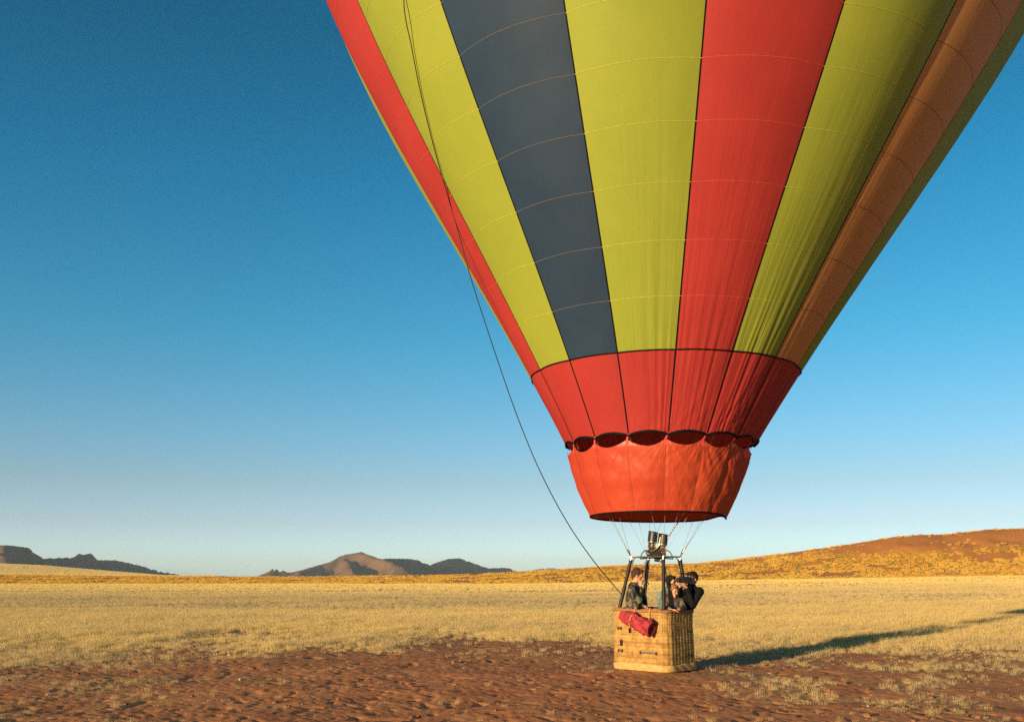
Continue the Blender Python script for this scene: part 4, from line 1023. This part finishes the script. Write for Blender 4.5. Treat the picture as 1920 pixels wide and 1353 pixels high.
def person(label, hip, chest, head, face, side_elev=0.0, top='camo', skin='skin', hair='hair_brown', hair_kind='short', arms=(), scale=1.0, collar=None, sh_dir=None, hipdir=None, bulk=(), name="person"):
    """hip, chest, head: world points (pelvis, base of the neck, head centre); face: unit vector the face looks along; sh_dir: to the person's left"""
    B = Body(); S = scale; hip, chest, head, face = [Vector(x) for x in (hip, chest, head, face)]
    face = face.normalized(); sh = Vector(sh_dir).normalized(); fwd = sh.cross(Vector((0, 0, 1))).normalized() * 1.0
    hd = Vector(hipdir).normalized() if hipdir is not None else sh
    # legs down to the basket floor
    for s in (-1, 1):
        h = hip + hd * s * 0.09 * S; ft = Vector((h.x + hd.x * s * 0.02, h.y + hd.y * s * 0.02, FLOORZ + 0.05)); kn = (h + ft) / 2 + fwd * 0.025
        B.cap(h, kn, 0.082 * S, 0.058 * S, 'jeans'); B.cap(kn, ft, 0.057 * S, 0.042 * S, 'jeans'); B.cap(ft + Vector((0, 0, -0.012)), ft + fwd * 0.13 + Vector((0, 0, -0.02)), 0.040, 0.032, 'jeans')
    spine = chest - hip
    # torso: pelvis, waist, rib cage, shoulders
    B.cap(hip - hd * 0.07 * S, hip + hd * 0.07 * S, 0.105 * S, 0.105 * S, top if collar != 'belt' else 'jeans')
    w1 = hip + spine * 0.38; w2 = hip + spine * 0.68
    B.cap(hip + Vector((0, 0, 0.02)), w1, 0.150 * S, 0.152 * S, top, 0.82, hd); B.cap(w1, w2, 0.155 * S, 0.172 * S, top, 0.82, sh); B.cap(w2, hip + spine * 0.90, 0.172 * S, 0.130 * S, top, 0.80, sh)
    for a_, b_, r0, r1 in bulk: B.cap(a_, b_, r0, r1, top)
    shl = {}
    for s in (-1, 1):
        sp = hip + spine * 0.90 + sh * s * 0.180 * S - Vector((0, 0, 0.012)); shl[s] = sp
        B.cap(hip + spine * 0.88, sp, 0.105 * S, 0.076 * S, top)
    up = (head - chest).normalized()
    B.cap(chest - up * 0.05, chest + up * 0.02, 0.068 * S, 0.062 * S, 'white' if collar == 'white' else top)
    B.cap(chest, head - face * 0.015 - Vector((0, 0, 0.06)), 0.052 * S, 0.050 * S, skin)
    # head: skull, jaw, cheeks, nose, chin, brow, ears, lips
    upH = (Vector((0, 0, 1)) - face * face.z).normalized(); lt = upH.cross(face)
    k = S
    B.ell(head + upH * 0.022 * k - face * 0.012 * k, [face * 0.094 * k, lt * 0.074 * k, upH * 0.096 * k], skin)
    B.cap(head - upH * 0.045 * k + face * 0.012 * k, head - upH * 0.088 * k + face * 0.050 * k, 0.056 * k, 0.030 * k, skin)
    B.cap(head + face * 0.080 * k + upH * 0.006 * k, head + face * 0.104 * k - upH * 0.028 * k, 0.010 * k, 0.015 * k, skin)
    B.cap(head + face * 0.074 * k + upH * 0.026 * k + lt * 0.034 * k, head + face * 0.074 * k + upH * 0.026 * k - lt * 0.034 * k, 0.014 * k, 0.014 * k, skin)
    for s in (-1, 1):
        B.ell(head + lt * s * 0.076 * k - upH * 0.008 * k - face * 0.008 * k, [face * 0.018 * k, lt * 0.010 * k, upH * 0.030 * k], skin)
        B.ell(head + lt * s * 0.032 * k + face * 0.080 * k + upH * 0.004 * k, [face * 0.010 * k, lt * 0.013 * k, upH * 0.008 * k], 'eye')
    B.cap(head + face * 0.079 * k - upH * 0.056 * k + lt * 0.017 * k, head + face * 0.079 * k - upH * 0.056 * k - lt * 0.017 * k, 0.009 * k, 0.009 * k, 'lip')
    # arms with hands: (side, elbow, wrist, direction of fingers, palm normal, curl)
    for s, el, wr, fd, pnrm, curl in arms:
        el, wr, fd, pnrm = [Vector(x) for x in (el, wr, fd, pnrm)]; fd = fd.normalized(); pnrm = (pnrm - fd * pnrm.dot(fd)).normalized(); ac = fd.cross(pnrm)
        B.cap(shl[s], el, 0.070 * S, 0.060 * S, top); B.cap(el, wr - (wr - el).normalized() * 0.03, 0.060 * S, 0.046 * S, top); B.cap(wr - (wr - el).normalized() * 0.03, wr, 0.027, 0.026, skin)
        palm = wr + fd * 0.045
        B.cap(wr + fd * 0.01, wr + fd * 0.075, 0.026, 0.034, skin, 0.55, ac)
        for j, (off, ln) in enumerate(((-0.030, 0.070), (-0.010, 0.080), (0.011, 0.075), (0.031, 0.058))):
            a = wr + fd * 0.085 + ac * off; d1 = (fd * math.cos(curl) + pnrm * math.sin(curl)); d2 = (fd * math.cos(curl * 2.1) + pnrm * math.sin(curl * 2.1))
            b = a + d1 * ln * 0.5; c = b + d2 * ln * 0.5
            B.cap(a, b, 0.0095, 0.009, skin); B.cap(b, c, 0.009, 0.0075, skin)
        th0 = wr + fd * 0.03 - ac * 0.034 * (1 if s > 0 else -1) * 1; B.cap(th0, th0 + (fd * 0.6 + pnrm * 0.5 - ac * (0.5 if s > 0 else -0.5)) * 0.045, 0.012, 0.010, skin); t1 = th0 + (fd * 0.6 + pnrm * 0.5 - ac * (0.5 if s > 0 else -0.5)) * 0.045
        B.cap(t1, t1 + (fd * 0.8 + pnrm * 0.6) * 0.028, 0.010, 0.008, skin)
    order = sorted(set(p[5] for p in B.pr))
    body = B.build(name, MATS, order, None, 0.0085, 3, origin=Vector((hip.x, hip.y, FLOORZ)))
    tag(body, label, "person", "people standing in the balloon basket")
    # hair
    Hh = Body()
    c0 = head + upH * 0.036 * k - face * 0.026 * k
    Hh.ell(c0, [face * 0.098 * k, lt * 0.086 * k, upH * 0.096 * k], hair)
    Hh.cap(head + upH * 0.092 * k + face * 0.045 * k + lt * 0.03 * k, head + upH * 0.088 * k + face * 0.050 * k - lt * 0.03 * k, 0.032 * k, 0.032 * k, hair)
    for s in (-1, 1): Hh.cap(head + lt * s * 0.064 * k + upH * 0.03 * k - face * 0.01 * k, head + lt * s * 0.068 * k - upH * 0.012 * k - face * 0.028 * k, 0.024 * k, 0.014 * k, hair)
    if hair_kind == 'short': Hh.cap(head - face * 0.085 * k + upH * 0.03 * k, head - face * 0.072 * k - upH * 0.055 * k, 0.045 * k, 0.026 * k, hair)
    else:
        L_ = 0.27 if hair_kind == 'long' else 0.14
        for s in (-1, -0.5, 0, 0.5, 1):
            a = head - face * (0.075 - 0.055 * abs(s)) * k + lt * s * 0.072 * k + upH * 0.03; mid = a - Vector((0, 0, L_ * 0.5)) + lt * s * 0.018; e = a - Vector((0, 0, L_)) + lt * s * 0.012 - face * 0.012
            Hh.cap(a, mid, 0.042 * k, 0.036, hair); Hh.cap(mid, e, 0.036, 0.018, hair)
    ho = Hh.build("hair", MATS, [hair], body, 0.0085, 2)
    me = ho.data; co = np.zeros(len(me.vertices) * 3); me.vertices.foreach_get("co", co); co = co.reshape(-1, 3)
    nz = np.array([mnoise.noise(Vector(c) * 55) for c in co]); nm = np.array([v.normal[:] for v in me.vertices]); me.vertices.foreach_set("co", (co + nm * (nz * 0.0055)[:, None]).ravel()); me.update()
    return body

DN = np.array([0, 0, -1.0])
def pt(px, py, Y): return np.array(at(px, py, Y))
# 1. man at the left, side on, hand at his mouth, the other hand down by the rim
Y1 = BC[1] + 0.02
hip = pt(1189, 1166, Y1 + 0.05); ch = pt(1187.5, 1097, Y1); hd = pt(1196, 1079, Y1)
w_m = pt(1201.5, 1101, Y1 - 0.06); el_m = pt(1199, 1126, Y1 - 0.20)
w_r = pt(1210, 1136, Y1 - 0.06); el_r = pt(1206, 1117, Y1 + 0.20)
man = person("man in a dark mottled jacket with white collar, hand at his mouth", hip, ch, hd, (0.93, -0.28, -0.25), top='camo', skin='skin', hair='hair_brown', collar='white', scale=1.07, sh_dir=(0.25, 0.97, 0),
       arms=[(-1, el_m, w_m, (0.05, 0.25, 1.0), (0.9, 0.5, 0.1), 0.75), (1, el_r, w_r, (0.6, -0.5, -0.55), (0.1, -0.2, -1), 0.5)])
# small dark beaker at his lips
M_mug = plain("dark_beaker", (0.022, 0.020, 0.022), 0.4, 0.5)
mc = Vector(w_m) + Vector((0.075, 0.015, 0.085)); ax_m = Vector((0.45, -0.1, 0.9)).normalized()
mug = empty("cup", tuple(mc), "small dark cup in the mottled-jacket man's raised hand", "cup")
m = MB(); m.tube([mc - ax_m * 0.045, mc + ax_m * 0.045], [0.034, 0.038], 16, caps=False); m.tube([mc + ax_m * 0.045, mc - ax_m * 0.042], [0.034, 0.030], 16); m.build("beaker", M_mug, mug)
m = MB(); side = Vector((0.9, 0.1, -0.43)).normalized(); m.tube(catmull([mc + ax_m * 0.030 + side * 0.036, mc + ax_m * 0.024 + side * 0.068, mc - ax_m * 0.022 + side * 0.068, mc - ax_m * 0.030 + side * 0.034], 6), 0.008, 6); m.build("handle", M_mug, mug)
# 2. dark-haired person behind, teal and plum jacket
Y2 = BC[1] + 0.18
person("dark-haired person in a teal and plum jacket behind the fair-haired woman", pt(1255, 1168, Y2), pt(1254, 1106, Y2), pt(1258.5, 1090.5, Y2 - 0.02), (0.75, -0.62, -0.12), top='teal', skin='skin2', hair='hair_black', hair_kind='mid', scale=0.96, sh_dir=(0.80, 0.60, 0),
       arms=[(-1, pt(1237, 1128, Y2 - 0.10), pt(1241, 1147, Y2 - 0.30), (0.3, -0.9, -0.2), (0, 0, -1), 0.4), (1, pt(1278, 1131, Y2 - 0.05), pt(1272, 1140, Y2 - 0.28), (-0.2, -0.9, -0.2), (0, 0, -1), 0.4)])
# 3. fair-haired woman leaning on the rim
Y3 = BN[1] + 0.52
person("fair long-haired woman in a grey-brown jacket leaning on the basket rim", pt(1262, 1170, Y3 + 0.06), pt(1260, 1120, Y3 - 0.04), pt(1263, 1107, Y3 - 0.10), (0.52, -0.80, -0.28), top='grey', skin='skin2', hair='hair_fair', hair_kind='long', scale=0.94, sh_dir=(0.93, 0.36, 0),
       arms=[(-1, pt(1250, 1139, Y3 - 0.16), pt(1257, 1142.5, Y3 - 0.34), (0.95, -0.25, -0.05), (0, 0, -1), 0.35), (1, pt(1282, 1138, Y3 - 0.08), pt(1272, 1143.0, Y3 - 0.30), (-0.95, -0.25, -0.05), (0, 0, -1), 0.35)])
# 4. person in black with the video camera
Y4 = BN[1] + 0.66
hip4 = bk(0.25, 0.755, 0.86)
cam_c = Vector(pt(1282.5, 1087, Y4 - 0.20))
w4 = cam_c + Vector((0.02, 0.02, -0.10)); 
person("person in a black jacket at the right holding up a video camera", hip4, pt(1297, 1101, Y4), pt(1297.5, 1085, Y4), (-0.78, -0.60, 0.0), top='black', skin='skin3', hair='hair_black', scale=1.08, sh_dir=(-0.50, -0.86, 0) if False else (0.62, -0.60, 0), hipdir=(0.62, -0.60, 0), bulk=[(pt(1297, 1112, Y4), pt(1294.5, 1130, Y4 + 0.02), 0.150, 0.125), (pt(1288, 1112, Y4 - 0.05), pt(1286, 1134, Y4 - 0.02), 0.12, 0.11)],
       arms=[(1, Vector(pt(1299, 1133, Y4 - 0.20)), Vector(pt(1288, 1102, Y4 - 0.26)), (-0.5, -0.1, 0.8), (-0.6, 0.3, 0.5), 0.6), (-1, Vector(pt(1284, 1128, Y4 - 0.02)), Vector(pt(1281, 1104, Y4 - 0.16)), (-0.3, -0.2, 0.9), (-0.3, -0.6, 0.5), 0.6)])
vc = empty("video_camera", tuple(cam_c), "black video camera held up by the person in black", "video camera")
look = Vector((-0.85, -0.52, 0.02)).normalized(); upv = Vector((0, 0, 1)); sdv = look.cross(upv).normalized()
m = MB(); m.box(cam_c, [look * 0.085, sdv * 0.050, upv * 0.062], 0, 0.012); m.box(cam_c - look * 0.095 + upv * 0.01, [look * 0.04, sdv * 0.035, upv * 0.045], 0, 0.010); m.build("camera_body", M_black, vc)
m = MB(); m.tube([cam_c + look * 0.08, cam_c + look * 0.15], [0.040, 0.046], 16); m.tube([cam_c + look * 0.148, cam_c + look * 0.152], 0.036, 16); m.build("lens", M_rub, vc)
m = MB(); m.tube(catmull([cam_c + look * 0.07 + upv * 0.06, cam_c + look * 0.07 + upv * 0.11, cam_c - look * 0.06 + upv * 0.11, cam_c - look * 0.08 + upv * 0.06], 6), 0.013, 8); m.build("carry_handle", M_black, vc)
# ------------------------------------------------------------------ the air between here and the mountains
t = NT("haze"); pv = t.n("ShaderNodeVolumePrincipled"); pv.inputs["Color"].default_value = (0.74, 0.89, 1.0, 1); pv.inputs["Density"].default_value = 0.000045
pv.inputs["Anisotropy"].default_value = 0.0
t.l(pv.outputs[0], t.out.inputs["Volume"])
hb = bpy.data.meshes.new("haze"); bm = bmesh.new(); bmesh.ops.create_cube(bm, size=1)
for v in bm.verts: v.co = Vector((v.co.x * 29000, v.co.y * 29000, -40 + (v.co.z + 0.5) * 260))
bm.to_mesh(hb); bm.free(); hb.materials.append(t.mat)
tag(link(hb, "haze"), kind="stuff")
